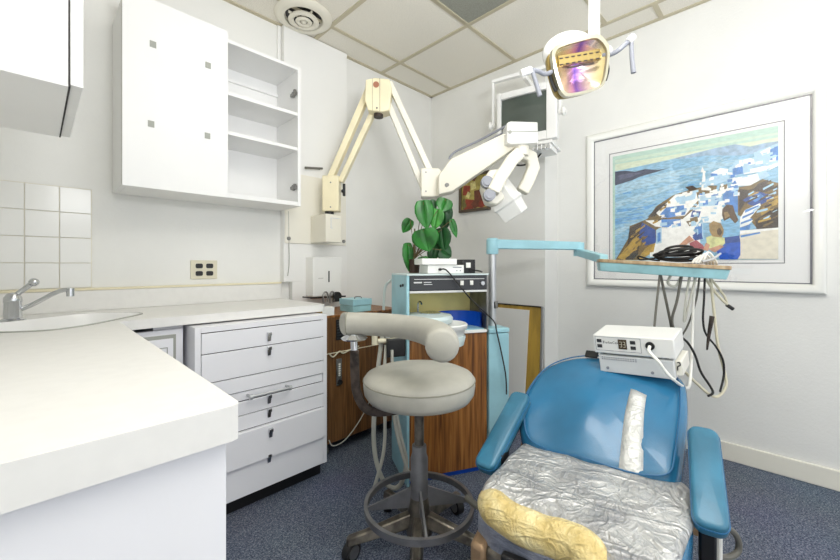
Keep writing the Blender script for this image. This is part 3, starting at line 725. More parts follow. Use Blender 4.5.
for a, c in (((0.013, 1.112), (0.873, 1.116)), ((0.013, 1.857), (0.873, 1.861)), ((0.013, 1.112), (0.017, 1.861)), ((0.869, 1.112), (0.873, 1.861))): b.box((2.7375, a[0], a[1]), (2.7395, c[0], c[1]))
b.obj('mat_line', 'frame_line', t)
PAL = {'sky': (190, 219, 206), 'sky_mid': (206, 226, 208), 'sky_low': (220, 230, 206), 'far_hill': (166, 194, 220), 'sea': (150, 198, 228), 'sea_light': (178, 214, 234), 'sea_deep': (112, 174, 226),
       'headland': (72, 78, 102), 'headland_light': (96, 100, 128), 'rock': (128, 104, 58), 'rock_dark': (70, 56, 44), 'ochre': (196, 160, 72), 'deep_shade': (44, 80, 160), 'white': (250, 250, 246),
       'blue_shade': (84, 142, 214), 'pale_blue': (180, 214, 236), 'cream_wall': (232, 226, 208), 'skin': (214, 158, 128), 'rose': (178, 84, 96), 'pale_yellow': (228, 230, 164), 'hair': (96, 72, 48),
       'hair_light': (172, 142, 92), 'sky_blouse': (140, 194, 230), 'skirt': (32, 96, 208)}
KEYS = list(PAL)
for k_ in KEYS: mat('paint_' + k_, PAL[k_], 0.55, var=0.05 if k_ in ('white', 'cream_wall', 'pale_blue', 'sky', 'sky_mid', 'sky_low') else 0.14, vscale=34, stretch=(1, 1, 3) if k_.startswith(('sea', 'sky')) else None)
ART = [
    ('sky_low', [(0.836,1.783), (0.038,1.777), (0.038,1.735), (0.348,1.755), (0.521,1.754), (0.836,1.737)]),
    ('sky_mid', [(0.836,1.813), (0.038,1.803), (0.038,1.790), (0.445,1.791), (0.836,1.793)]),
    ('far_hill', [(0.524,1.755), (0.408,1.766), (0.302,1.777), (0.213,1.779), (0.150,1.752), (0.090,1.758), (0.038,1.756), (0.038,1.709), (0.192,1.712), (0.348,1.744), (0.445,1.745)]),
    ('sea', [(0.836,1.736), (0.521,1.754), (0.445,1.745), (0.348,1.744), (0.192,1.712), (0.038,1.709), (0.038,1.134), (0.836,1.139)]),
    ('sea_light', [(0.836,1.641), (0.521,1.682), (0.302,1.691), (0.150,1.692), (0.150,1.678), (0.302,1.658), (0.521,1.628), (0.836,1.577)]),
    ('sea_light', [(0.836,1.527), (0.575,1.590), (0.408,1.618), (0.445,1.598), (0.602,1.546), (0.836,1.489)]),
    ('sea_deep', [(0.821,1.481), (0.686,1.477), (0.575,1.496), (0.643,1.462), (0.775,1.450), (0.824,1.461)]),
    ('sea_deep', [(0.836,1.417), (0.730,1.424), (0.657,1.409), (0.775,1.383), (0.836,1.375)]),
    ('sea_light', [(0.836,1.341), (0.715,1.382), (0.730,1.358), (0.836,1.299)]),
    ('sea', [(0.788,1.489), (0.749,1.490), (0.750,1.482), (0.791,1.485)]),
    ('sea_deep', [(0.527,1.561), (0.471,1.563), (0.470,1.559), (0.527,1.560)]),
    ('sea_light', [(0.656,1.512), (0.594,1.520), (0.598,1.510), (0.659,1.502)]),
    ('sea', [(0.508,1.645), (0.466,1.641), (0.466,1.641), (0.510,1.640)]),
    ('sea_deep', [(0.706,1.420), (0.669,1.420), (0.673,1.414), (0.708,1.414)]),
    ('sea_deep', [(0.683,1.467), (0.631,1.466), (0.631,1.466), (0.685,1.465)]),
    ('sea_light', [(0.615,1.649), (0.524,1.655), (0.524,1.649), (0.615,1.645)]),
    ('sea', [(0.680,1.587), (0.643,1.584), (0.645,1.579), (0.680,1.579)]),
    ('sea', [(0.790,1.400), (0.690,1.403), (0.687,1.394), (0.791,1.393)]),
    ('sea_light', [(0.781,1.375), (0.708,1.380), (0.705,1.375), (0.776,1.365)]),
    ('sea_light', [(0.507,1.658), (0.430,1.659), (0.431,1.654), (0.507,1.657)]),
    ('sea_light', [(0.752,1.602), (0.714,1.602), (0.708,1.594), (0.749,1.594)]),
    ('sea_light', [(0.515,1.583), (0.439,1.579), (0.439,1.579), (0.510,1.577)]),
    ('sea_light', [(0.535,1.623), (0.478,1.623), (0.479,1.617), (0.536,1.618)]),
    ('sea_light', [(0.778,1.616), (0.680,1.621), (0.679,1.613), (0.771,1.610)]),
    ('sea_light', [(0.736,1.487), (0.667,1.492), (0.669,1.484), (0.736,1.480)]),
    ('sea_light', [(0.632,1.517), (0.552,1.520), (0.549,1.516), (0.631,1.514)]),
    ('sea_light', [(0.334,1.654), (0.294,1.655), (0.294,1.654), (0.333,1.650)]),
    ('sea_light', [(0.454,1.608), (0.372,1.612), (0.375,1.603), (0.454,1.604)]),
    ('sea_light', [(0.669,1.600), (0.577,1.603), (0.579,1.600), (0.670,1.594)]),
    ('sea_deep', [(0.548,1.556), (0.474,1.555), (0.474,1.549), (0.546,1.553)]),
    ('sea', [(0.800,1.517), (0.740,1.523), (0.742,1.514), (0.802,1.514)]),
    ('sea_light', [(0.782,1.394), (0.698,1.398), (0.693,1.390), (0.782,1.391)]),
    ('sea', [(0.759,1.587), (0.700,1.590), (0.705,1.589), (0.762,1.584)]),
    ('sea', [(0.375,1.674), (0.339,1.670), (0.338,1.672), (0.377,1.668)]),
    ('sea_light', [(0.421,1.635), (0.381,1.637), (0.381,1.632), (0.425,1.629)]),
    ('sea_light', [(0.566,1.624), (0.507,1.626), (0.511,1.619), (0.564,1.619)]),
    ('sea', [(0.724,1.602), (0.682,1.597), (0.683,1.596), (0.724,1.592)]),
    ('sea', [(0.825,1.601), (0.764,1.602), (0.764,1.599), (0.822,1.595)]),
    ('sea', [(0.804,1.442), (0.718,1.451), (0.719,1.443), (0.802,1.436)]),
    ('sea_deep', [(0.787,1.584), (0.740,1.587), (0.736,1.575), (0.787,1.576)]),
    ('sea', [(0.734,1.465), (0.657,1.472), (0.663,1.464), (0.736,1.459)]),
    ('sea_deep', [(0.649,1.433), (0.603,1.434), (0.604,1.430), (0.655,1.431)]),
    ('sea_light', [(0.793,1.301), (0.700,1.312), (0.702,1.301), (0.793,1.296)]),
    ('sea', [(0.377,1.633), (0.323,1.636), (0.325,1.624), (0.374,1.625)]),
    ('sea_deep', [(0.548,1.521), (0.501,1.521), (0.497,1.517), (0.548,1.511)]),
    ('sea_deep', [(0.430,1.590), (0.397,1.585), (0.398,1.580), (0.432,1.578)]),
    ('sea_light', [(0.622,1.638), (0.568,1.639), (0.564,1.630), (0.624,1.630)]),
    ('sea_light', [(0.686,1.522), (0.648,1.522), (0.646,1.514), (0.689,1.517)]),
    ('sea_deep', [(0.471,1.646), (0.439,1.645), (0.439,1.642), (0.470,1.638)]),
    ('sea', [(0.709,1.523), (0.645,1.528), (0.645,1.522), (0.711,1.518)]),
    ('sea_light', [(0.791,1.408), (0.689,1.423), (0.692,1.420), (0.791,1.405)]),
    ('sea_deep', [(0.758,1.440), (0.666,1.444), (0.665,1.434), (0.753,1.429)]),
    ('sea_light', [(0.736,1.618), (0.646,1.614), (0.646,1.613), (0.736,1.611)]),
    ('sea_light', [(0.703,1.542), (0.669,1.545), (0.665,1.535), (0.702,1.533)]),
    ('sea_light', [(0.705,1.472), (0.665,1.474), (0.665,1.471), (0.702,1.465)]),
    ('sea_light', [(0.501,1.558), (0.455,1.566), (0.454,1.557), (0.501,1.553)]),
    ('sea', [(0.568,1.643), (0.490,1.646), (0.490,1.640), (0.568,1.636)]),
    ('sea_light', [(0.745,1.493), (0.676,1.501), (0.676,1.498), (0.745,1.491)]),
    ('sea_light', [(0.816,1.459), (0.731,1.460), (0.734,1.454), (0.821,1.451)]),
    ('sea_light', [(0.275,1.703), (0.247,1.703), (0.248,1.701), (0.271,1.697)]),
    ('sea', [(0.333,1.681), (0.287,1.681), (0.286,1.682), (0.332,1.679)]),
    ('sea_light', [(0.253,1.696), (0.209,1.693), (0.208,1.688), (0.251,1.691)]),
    ('sea', [(0.274,1.687), (0.214,1.688), (0.214,1.683), (0.273,1.683)]),
    ('sea', [(0.420,1.724), (0.391,1.726), (0.392,1.717), (0.424,1.720)]),
    ('sea_light', [(0.352,1.699), (0.291,1.700), (0.292,1.695), (0.354,1.695)]),
    ('sea_light', [(0.321,1.722), (0.276,1.722), (0.274,1.717), (0.319,1.715)]),
    ('sea_light', [(0.328,1.696), (0.301,1.697), (0.296,1.688), (0.329,1.692)]),
    ('sea', [(0.294,1.714), (0.239,1.713), (0.243,1.708), (0.296,1.709)]),
    ('sea', [(0.253,1.697), (0.206,1.699), (0.205,1.693), (0.251,1.694)]),
    ('sea_light', [(0.280,1.691), (0.227,1.689), (0.228,1.688), (0.282,1.687)]),
    ('sea', [(0.444,1.714), (0.403,1.712), (0.407,1.704), (0.442,1.707)]),
    ('sea', [(0.425,1.709), (0.372,1.707), (0.369,1.702), (0.424,1.705)]),
    ('sea_light', [(0.296,1.710), (0.269,1.713), (0.270,1.706), (0.294,1.707)]),
    ('headland', [(0.836,1.734), (0.775,1.730), (0.715,1.713), (0.657,1.720), (0.588,1.702), (0.527,1.703), (0.575,1.695), (0.588,1.691), (0.686,1.677), (0.730,1.661), (0.836,1.641)]),
    ('headland_light', [(0.821,1.706), (0.745,1.710), (0.672,1.700), (0.730,1.684), (0.805,1.673)]),
    ('rock', [(0.833,1.139), (0.752,1.286), (0.747,1.360), (0.643,1.400), (0.595,1.475), (0.508,1.531), (0.408,1.558), (0.325,1.565), (0.291,1.560), (0.325,1.437), (0.521,1.305), (0.629,1.184), (0.672,1.137)]),
    ('rock_dark', [(0.745,1.351), (0.672,1.386), (0.657,1.329), (0.722,1.284), (0.759,1.237), (0.753,1.303)]),
    ('rock_dark', [(0.643,1.411), (0.588,1.474), (0.528,1.498), (0.541,1.469), (0.602,1.412)]),
    ('ochre', [(0.821,1.152), (0.730,1.268), (0.674,1.321), (0.683,1.234), (0.745,1.162), (0.775,1.138)]),
    ('ochre', [(0.657,1.209), (0.588,1.265), (0.604,1.191), (0.672,1.145), (0.700,1.144)]),
    ('rock_dark', [(0.775,1.145), (0.715,1.203), (0.689,1.234), (0.700,1.170), (0.730,1.137)]),
    ('deep_shade', [(0.674,1.379), (0.599,1.325), (0.596,1.243), (0.655,1.230), (0.695,1.283)]),
    ('white', [(0.595,1.432), (0.493,1.535), (0.390,1.536), (0.381,1.485), (0.445,1.402), (0.568,1.398)]),
    ('blue_shade', [(0.575,1.421), (0.541,1.461), (0.430,1.467), (0.445,1.408), (0.535,1.395)]),
    ('pale_blue', [(0.498,1.514), (0.390,1.533), (0.396,1.493), (0.483,1.485)]),
    ('rock_dark', [(0.445,1.574), (0.408,1.577), (0.384,1.555), (0.420,1.545)]),
    ('white', [(0.657,1.390), (0.457,1.382), (0.408,1.429), (0.374,1.472), (0.277,1.495), (0.270,1.439), (0.369,1.369), (0.405,1.309), (0.521,1.332), (0.599,1.347)]),
    ('blue_shade', [(0.568,1.389), (0.467,1.383), (0.465,1.328), (0.566,1.342)]),
    ('deep_shade', [(0.408,1.429), (0.365,1.430), (0.377,1.384), (0.418,1.391)]),
    ('rock', [(0.445,1.375), (0.384,1.392), (0.381,1.362), (0.423,1.336)]),
    ('white', [(0.588,1.290), (0.521,1.345), (0.408,1.313), (0.372,1.266), (0.366,1.151), (0.615,1.155), (0.602,1.231)]),
    ('pale_blue', [(0.596,1.325), (0.566,1.342), (0.566,1.245), (0.596,1.237)]),
    ('white', [(0.566,1.339), (0.524,1.330), (0.529,1.240), (0.566,1.245)]),
    ('blue_shade', [(0.588,1.306), (0.572,1.311), (0.572,1.255), (0.588,1.249)]),
    ('deep_shade', [(0.408,1.280), (0.381,1.305), (0.372,1.266), (0.396,1.252)]),
    ('pale_blue', [(0.381,1.517), (0.273,1.509), (0.270,1.446), (0.377,1.449)]),
    ('white', [(0.378,1.517), (0.274,1.526), (0.246,1.553), (0.242,1.524), (0.273,1.506), (0.374,1.499)]),
    ('blue_shade', [(0.358,1.482), (0.334,1.482), (0.334,1.453), (0.358,1.453)]),
    ('blue_shade', [(0.302,1.484), (0.284,1.484), (0.284,1.450), (0.302,1.449)]),
    ('rock', [(0.279,1.558), (0.246,1.562), (0.250,1.534), (0.284,1.533)]),
    ('white', [(0.365,1.562), (0.358,1.646), (0.369,1.651), (0.367,1.659), (0.360,1.682), (0.353,1.657), (0.343,1.649), (0.348,1.639), (0.343,1.568), (0.320,1.547), (0.320,1.535), (0.365,1.544)]),
    ('pale_blue', [(0.348,1.601), (0.279,1.630), (0.246,1.634), (0.237,1.583), (0.302,1.567), (0.339,1.567)]),
    ('white', [(0.325,1.635), (0.279,1.658), (0.242,1.646), (0.246,1.627), (0.302,1.619)]),
    ('pale_blue', [(0.231,1.652), (0.203,1.686), (0.150,1.689), (0.130,1.647), (0.150,1.610), (0.213,1.604)]),
    ('blue_shade', [(0.224,1.643), (0.181,1.660), (0.179,1.610), (0.222,1.606)]),
    ('white', [(0.181,1.685), (0.135,1.689), (0.130,1.653), (0.171,1.652)]),
    ('pale_blue', [(0.135,1.716), (0.090,1.731), (0.039,1.746), (0.038,1.643), (0.090,1.640), (0.130,1.661)]),
    ('white', [(0.110,1.714), (0.070,1.732), (0.060,1.703), (0.100,1.693)]),
    ('blue_shade', [(0.070,1.719), (0.039,1.728), (0.038,1.656), (0.068,1.654)]),
    ('white', [(0.150,1.629), (0.038,1.643), (0.038,1.627), (0.070,1.610), (0.150,1.605)]),
    ('pale_blue', [(0.130,1.601), (0.088,1.613), (0.070,1.580), (0.110,1.563)]),
    ('white', [(0.237,1.589), (0.120,1.599), (0.110,1.563), (0.150,1.539), (0.213,1.546)]),
    ('blue_shade', [(0.266,1.502), (0.213,1.579), (0.201,1.546), (0.201,1.396), (0.235,1.414), (0.266,1.460)]),
    ('rock', [(0.201,1.538), (0.150,1.539), (0.100,1.566), (0.038,1.535), (0.038,1.301), (0.120,1.299), (0.150,1.350), (0.201,1.382)]),
    ('rock_dark', [(0.196,1.526), (0.150,1.514), (0.171,1.448), (0.196,1.393)]),
    ('rock_dark', [(0.110,1.549), (0.039,1.522), (0.039,1.504), (0.110,1.492), (0.140,1.513)]),
    ('deep_shade', [(0.181,1.463), (0.120,1.503), (0.060,1.475), (0.070,1.450), (0.120,1.422), (0.150,1.432)]),
    ('blue_shade', [(0.154,1.479), (0.110,1.492), (0.090,1.471), (0.130,1.444)]),
    ('ochre', [(0.110,1.401), (0.041,1.457), (0.038,1.433), (0.100,1.357)]),
    ('rock_dark', [(0.130,1.348), (0.038,1.420), (0.038,1.298), (0.124,1.299)]),
    ('white', [(0.192,1.365), (0.171,1.407), (0.110,1.438), (0.106,1.425), (0.150,1.361), (0.138,1.346), (0.181,1.298), (0.192,1.304)]),
    ('blue_shade', [(0.171,1.407), (0.114,1.428), (0.116,1.420), (0.171,1.391)]),
    ('blue_shade', [(0.181,1.372), (0.132,1.395), (0.136,1.384), (0.184,1.359)]),
    ('blue_shade', [(0.188,1.340), (0.140,1.360), (0.144,1.347), (0.190,1.329)]),
    ('blue_shade', [(0.192,1.312), (0.148,1.328), (0.152,1.298), (0.192,1.295)]),
    ('white', [(0.369,1.410), (0.302,1.435), (0.266,1.423), (0.266,1.346), (0.358,1.353)]),
    ('white', [(0.348,1.440), (0.279,1.444), (0.261,1.428), (0.302,1.412), (0.367,1.398)]),
    ('pale_blue', [(0.389,1.341), (0.358,1.362), (0.355,1.265), (0.384,1.252)]),
    ('blue_shade', [(0.381,1.334), (0.362,1.348), (0.362,1.274), (0.379,1.266)]),
    ('deep_shade', [(0.408,1.268), (0.365,1.295), (0.358,1.257), (0.396,1.250)]),
    ('blue_shade', [(0.320,1.514), (0.287,1.516), (0.288,1.504), (0.321,1.502)]),
    ('blue_shade', [(0.247,1.587), (0.225,1.588), (0.225,1.573), (0.245,1.570)]),
    ('pale_blue', [(0.220,1.530), (0.196,1.536), (0.198,1.522), (0.223,1.518)]),
    ('white', [(0.455,1.350), (0.430,1.353), (0.431,1.332), (0.455,1.323)]),
    ('pale_blue', [(0.501,1.461), (0.484,1.461), (0.487,1.447), (0.499,1.443)]),
    ('blue_shade', [(0.054,1.728), (0.040,1.731), (0.038,1.710), (0.053,1.712)]),
    ('pale_blue', [(0.434,1.512), (0.415,1.508), (0.415,1.496), (0.435,1.494)]),
    ('pale_blue', [(0.484,1.502), (0.460,1.507), (0.456,1.486), (0.484,1.484)]),
    ('white', [(0.442,1.534), (0.412,1.538), (0.413,1.521), (0.444,1.513)]),
    ('blue_shade', [(0.323,1.636), (0.291,1.627), (0.291,1.617), (0.320,1.618)]),
    ('white', [(0.175,1.612), (0.145,1.612), (0.144,1.606), (0.176,1.604)]),
    ('white', [(0.258,1.477), (0.237,1.476), (0.237,1.458), (0.255,1.460)]),
    ('white', [(0.313,1.526), (0.289,1.527), (0.291,1.510), (0.314,1.513)]),
    ('pale_blue', [(0.403,1.467), (0.386,1.466), (0.385,1.453), (0.402,1.458)]),
    ('white', [(0.086,1.646), (0.076,1.649), (0.075,1.637), (0.088,1.638)]),
    ('pale_blue', [(0.230,1.534), (0.212,1.534), (0.211,1.517), (0.230,1.517)]),
    ('white', [(0.261,1.470), (0.243,1.467), (0.240,1.457), (0.260,1.456)]),
    ('pale_blue', [(0.309,1.434), (0.295,1.437), (0.293,1.428), (0.309,1.423)]),
    ('pale_blue', [(0.354,1.574), (0.336,1.577), (0.338,1.558), (0.355,1.555)]),
    ('pale_blue', [(0.181,1.663), (0.155,1.660), (0.156,1.643), (0.186,1.647)]),
    ('pale_blue', [(0.088,1.643), (0.062,1.651), (0.060,1.636), (0.086,1.631)]),
    ('pale_blue', [(0.074,1.703), (0.058,1.704), (0.060,1.691), (0.073,1.689)]),
    ('white', [(0.456,1.382), (0.421,1.384), (0.419,1.370), (0.454,1.364)]),
    ('pale_blue', [(0.056,1.681), (0.043,1.684), (0.045,1.675), (0.056,1.673)]),
    ('white', [(0.503,1.423), (0.488,1.426), (0.488,1.415), (0.502,1.414)]),
    ('white', [(0.326,1.610), (0.308,1.614), (0.306,1.597), (0.329,1.593)]),
    ('white', [(0.230,1.606), (0.211,1.608), (0.214,1.590), (0.228,1.594)]),
    ('pale_blue', [(0.348,1.456), (0.333,1.456), (0.333,1.447), (0.348,1.447)]),
    ('white', [(0.284,1.505), (0.274,1.512), (0.269,1.498), (0.285,1.498)]),
    ('white', [(0.310,1.538), (0.291,1.540), (0.291,1.527), (0.313,1.521)]),
    ('pale_blue', [(0.572,1.369), (0.537,1.369), (0.536,1.350), (0.575,1.347)]),
    ('pale_blue', [(0.483,1.337), (0.469,1.339), (0.470,1.329), (0.484,1.328)]),
    ('white', [(0.373,1.481), (0.345,1.480), (0.346,1.467), (0.372,1.470)]),
    ('pale_blue', [(0.175,1.645), (0.155,1.645), (0.154,1.637), (0.173,1.633)]),
    ('white', [(0.220,1.505), (0.193,1.509), (0.194,1.490), (0.220,1.489)]),
    ('white', [(0.280,1.547), (0.260,1.548), (0.261,1.527), (0.280,1.530)]),
    ('white', [(0.349,1.509), (0.318,1.509), (0.320,1.493), (0.348,1.497)]),
    ('white', [(0.231,1.557), (0.214,1.556), (0.214,1.547), (0.231,1.547)]),
    ('pale_blue', [(0.135,1.690), (0.120,1.694), (0.122,1.684), (0.136,1.684)]),
    ('white', [(0.332,1.488), (0.321,1.485), (0.320,1.473), (0.334,1.470)]),
    ('white', [(0.501,1.372), (0.467,1.377), (0.469,1.359), (0.499,1.361)]),
    ('pale_blue', [(0.473,1.485), (0.442,1.488), (0.444,1.473), (0.473,1.473)]),
    ('pale_blue', [(0.401,1.441), (0.371,1.447), (0.373,1.434), (0.399,1.428)]),
    ('pale_blue', [(0.416,1.544), (0.379,1.549), (0.379,1.535), (0.416,1.529)]),
    ('pale_blue', [(0.476,1.433), (0.441,1.441), (0.437,1.426), (0.474,1.420)]),
    ('white', [(0.269,1.624), (0.251,1.622), (0.254,1.615), (0.269,1.612)]),
    ('pale_blue', [(0.161,1.572), (0.145,1.574), (0.145,1.553), (0.158,1.554)]),
    ('pale_blue', [(0.514,1.347), (0.479,1.352), (0.479,1.339), (0.514,1.333)]),
    ('pale_blue', [(0.372,1.509), (0.346,1.508), (0.345,1.495), (0.368,1.494)]),
    ('white', [(0.425,1.360), (0.393,1.359), (0.390,1.350), (0.425,1.345)]),
    ('white', [(0.212,1.659), (0.204,1.663), (0.203,1.647), (0.211,1.646)]),
    ('white', [(0.420,1.545), (0.407,1.544), (0.408,1.527), (0.423,1.521)]),
    ('pale_blue', [(0.402,1.407), (0.379,1.414), (0.378,1.392), (0.402,1.389)]),
    ('pale_blue', [(0.184,1.592), (0.162,1.597), (0.158,1.587), (0.185,1.587)]),
    ('blue_shade', [(0.514,1.427), (0.475,1.426), (0.475,1.407), (0.512,1.410)]),
    ('white', [(0.221,1.556), (0.204,1.559), (0.202,1.549), (0.223,1.551)]),
    ('white', [(0.286,1.466), (0.258,1.470), (0.260,1.450), (0.289,1.447)]),
    ('white', [(0.325,1.520), (0.308,1.518), (0.309,1.508), (0.325,1.508)]),
    ('white', [(0.128,1.663), (0.098,1.665), (0.100,1.648), (0.128,1.646)]),
    ('white', [(0.319,1.431), (0.301,1.428), (0.301,1.415), (0.321,1.412)]),
    ('white', [(0.409,1.350), (0.392,1.353), (0.390,1.334), (0.407,1.338)]),
    ('white', [(0.435,1.335), (0.423,1.337), (0.419,1.315), (0.435,1.317)]),
    ('pale_blue', [(0.415,1.359), (0.389,1.359), (0.390,1.338), (0.415,1.334)]),
    ('white', [(0.403,1.495), (0.384,1.498), (0.384,1.485), (0.403,1.485)]),
    ('white', [(0.515,1.352), (0.488,1.354), (0.489,1.335), (0.519,1.335)]),
    ('white', [(0.505,1.370), (0.475,1.372), (0.474,1.359), (0.501,1.354)]),
    ('white', [(0.496,1.421), (0.462,1.428), (0.464,1.406), (0.492,1.404)]),
    ('white', [(0.518,1.451), (0.494,1.453), (0.497,1.429), (0.519,1.431)]),
    ('pale_blue', [(0.419,1.445), (0.397,1.450), (0.395,1.436), (0.421,1.433)]),
    ('white', [(0.326,1.533), (0.302,1.536), (0.300,1.527), (0.327,1.523)]),
    ('blue_shade', [(0.565,1.420), (0.546,1.426), (0.546,1.401), (0.565,1.399)]),
    ('white', [(0.072,1.662), (0.049,1.661), (0.048,1.654), (0.073,1.653)]),
    ('pale_blue', [(0.238,1.654), (0.226,1.657), (0.225,1.634), (0.240,1.633)]),
    ('white', [(0.395,1.494), (0.371,1.497), (0.371,1.484), (0.395,1.484)]),
    ('pale_blue', [(0.070,1.681), (0.048,1.687), (0.046,1.674), (0.070,1.669)]),
    ('blue_shade', [(0.397,1.328), (0.365,1.332), (0.362,1.321), (0.396,1.315)]),
    ('pale_blue', [(0.353,1.373), (0.329,1.378), (0.332,1.360), (0.350,1.357)]),
    ('pale_blue', [(0.301,1.478), (0.284,1.482), (0.286,1.469), (0.301,1.466)]),
    ('white', [(0.490,1.338), (0.466,1.341), (0.464,1.321), (0.487,1.318)]),
    ('pale_blue', [(0.489,1.519), (0.476,1.522), (0.476,1.509), (0.488,1.505)]),
    ('white', [(0.277,1.566), (0.263,1.568), (0.264,1.552), (0.275,1.549)]),
    ('white', [(0.450,1.466), (0.420,1.467), (0.423,1.444), (0.449,1.445)]),
    ('pale_blue', [(0.190,1.664), (0.163,1.662), (0.161,1.653), (0.190,1.652)]),
    ('white', [(0.298,1.501), (0.275,1.503), (0.273,1.489), (0.295,1.489)]),
    ('white', [(0.379,1.349), (0.367,1.352), (0.368,1.332), (0.378,1.333)]),
    ('white', [(0.061,1.669), (0.046,1.674), (0.048,1.660), (0.060,1.663)]),
    ('white', [(0.568,1.417), (0.550,1.418), (0.550,1.404), (0.570,1.400)]),
    ('pale_blue', [(0.321,1.410), (0.297,1.407), (0.297,1.397), (0.321,1.398)]),
    ('white', [(0.338,1.443), (0.311,1.442), (0.309,1.424), (0.335,1.423)]),
    ('pale_blue', [(0.082,1.618), (0.071,1.620), (0.070,1.613), (0.085,1.609)]),
    ('pale_blue', [(0.056,1.686), (0.038,1.681), (0.038,1.679), (0.054,1.678)]),
    ('white', [(0.204,1.665), (0.186,1.667), (0.189,1.647), (0.206,1.649)]),
    ('white', [(0.459,1.541), (0.434,1.545), (0.432,1.530), (0.460,1.532)]),
    ('blue_shade', [(0.375,1.525), (0.350,1.525), (0.348,1.513), (0.372,1.515)]),
    ('white', [(0.274,1.455), (0.258,1.452), (0.258,1.446), (0.273,1.443)]),
    ('white', [(0.173,1.574), (0.146,1.574), (0.146,1.553), (0.176,1.558)]),
    ('pale_blue', [(0.391,1.442), (0.363,1.440), (0.368,1.429), (0.389,1.430)]),
    ('white', [(0.373,1.587), (0.361,1.592), (0.365,1.578), (0.374,1.574)]),
    ('blue_shade', [(0.232,1.612), (0.212,1.610), (0.213,1.594), (0.233,1.593)]),
    ('pale_blue', [(0.361,1.531), (0.348,1.529), (0.349,1.512), (0.359,1.509)]),
    ('white', [(0.395,1.432), (0.362,1.436), (0.358,1.419), (0.397,1.423)]),
    ('pale_blue', [(0.286,1.616), (0.270,1.618), (0.267,1.610), (0.286,1.608)]),
    ('pale_blue', [(0.143,1.689), (0.129,1.691), (0.127,1.683), (0.144,1.680)]),
    ('pale_blue', [(0.217,1.515), (0.202,1.516), (0.201,1.494), (0.219,1.495)]),
    ('white', [(0.195,1.685), (0.181,1.683), (0.183,1.670), (0.196,1.669)]),
    ('blue_shade', [(0.158,1.668), (0.146,1.665), (0.147,1.656), (0.160,1.656)]),
    ('pale_blue', [(0.413,1.365), (0.395,1.366), (0.393,1.346), (0.413,1.346)]),
    ('blue_shade', [(0.251,1.458), (0.235,1.459), (0.234,1.446), (0.250,1.439)]),
    ('pale_blue', [(0.097,1.706), (0.080,1.706), (0.083,1.697), (0.100,1.697)]),
    ('pale_blue', [(0.305,1.468), (0.292,1.473), (0.294,1.457), (0.304,1.455)]),
    ('white', [(0.253,1.536), (0.220,1.540), (0.220,1.527), (0.248,1.522)]),
    ('pale_blue', [(0.366,1.385), (0.332,1.387), (0.334,1.379), (0.366,1.376)]),
    ('white', [(0.405,1.416), (0.390,1.419), (0.386,1.403), (0.407,1.403)]),
    ('pale_blue', [(0.135,1.648), (0.109,1.650), (0.108,1.636), (0.133,1.638)]),
    ('pale_blue', [(0.511,1.349), (0.492,1.347), (0.492,1.336), (0.512,1.335)]),
    ('pale_blue', [(0.367,1.590), (0.342,1.592), (0.342,1.579), (0.363,1.575)]),
    ('white', [(0.286,1.528), (0.254,1.529), (0.256,1.516), (0.285,1.515)]),
    ('white', [(0.246,1.628), (0.225,1.624), (0.224,1.610), (0.248,1.616)]),
    ('white', [(0.199,1.667), (0.176,1.671), (0.177,1.652), (0.199,1.652)]),
    ('white', [(0.320,1.576), (0.309,1.577), (0.306,1.565), (0.323,1.566)]),
    ('rock_dark', [(0.554,1.476), (0.540,1.482), (0.537,1.473), (0.554,1.469)]),
    ('rock_dark', [(0.603,1.379), (0.573,1.391), (0.570,1.386), (0.603,1.370)]),
    ('ochre', [(0.667,1.246), (0.655,1.255), (0.652,1.244), (0.672,1.230)]),
    ('ochre', [(0.690,1.265), (0.669,1.282), (0.666,1.270), (0.695,1.251)]),
    ('rock', [(0.607,1.387), (0.568,1.414), (0.565,1.404), (0.604,1.375)]),
    ('rock', [(0.576,1.455), (0.541,1.472), (0.542,1.459), (0.575,1.443)]),
    ('ochre', [(0.737,1.298), (0.718,1.302), (0.722,1.288), (0.743,1.282)]),
    ('ochre', [(0.771,1.168), (0.749,1.185), (0.745,1.170), (0.767,1.153)]),
    ('rock_dark', [(0.674,1.280), (0.665,1.288), (0.660,1.276), (0.673,1.263)]),
    ('rock_dark', [(0.776,1.198), (0.755,1.215), (0.755,1.212), (0.779,1.191)]),
    ('ochre', [(0.533,1.499), (0.520,1.499), (0.518,1.483), (0.532,1.485)]),
    ('rock_dark', [(0.702,1.290), (0.659,1.324), (0.662,1.312), (0.702,1.278)]),
    ('rock', [(0.728,1.209), (0.714,1.224), (0.714,1.212), (0.728,1.200)]),
    ('rock', [(0.680,1.279), (0.665,1.294), (0.660,1.284), (0.685,1.263)]),
    ('rock_dark', [(0.762,1.235), (0.739,1.254), (0.743,1.249), (0.765,1.227)]),
    ('rock', [(0.712,1.253), (0.672,1.283), (0.672,1.275), (0.711,1.238)]),
    ('rock', [(0.669,1.280), (0.641,1.294), (0.645,1.284), (0.665,1.265)]),
    ('rock', [(0.730,1.306), (0.703,1.314), (0.705,1.305), (0.728,1.290)]),
    ('ochre', [(0.711,1.329), (0.687,1.346), (0.686,1.328), (0.711,1.311)]),
    ('ochre', [(0.615,1.374), (0.587,1.387), (0.584,1.376), (0.613,1.363)]),
    ('ochre', [(0.730,1.198), (0.702,1.214), (0.700,1.205), (0.731,1.190)]),
    ('ochre', [(0.572,1.449), (0.540,1.476), (0.540,1.468), (0.572,1.439)]),
    ('ochre', [(0.725,1.268), (0.693,1.285), (0.695,1.270), (0.727,1.257)]),
    ('ochre', [(0.698,1.333), (0.656,1.364), (0.659,1.350), (0.700,1.322)]),
    ('ochre', [(0.722,1.239), (0.714,1.246), (0.712,1.245), (0.725,1.229)]),
    ('ochre', [(0.731,1.234), (0.715,1.245), (0.715,1.232), (0.733,1.216)]),
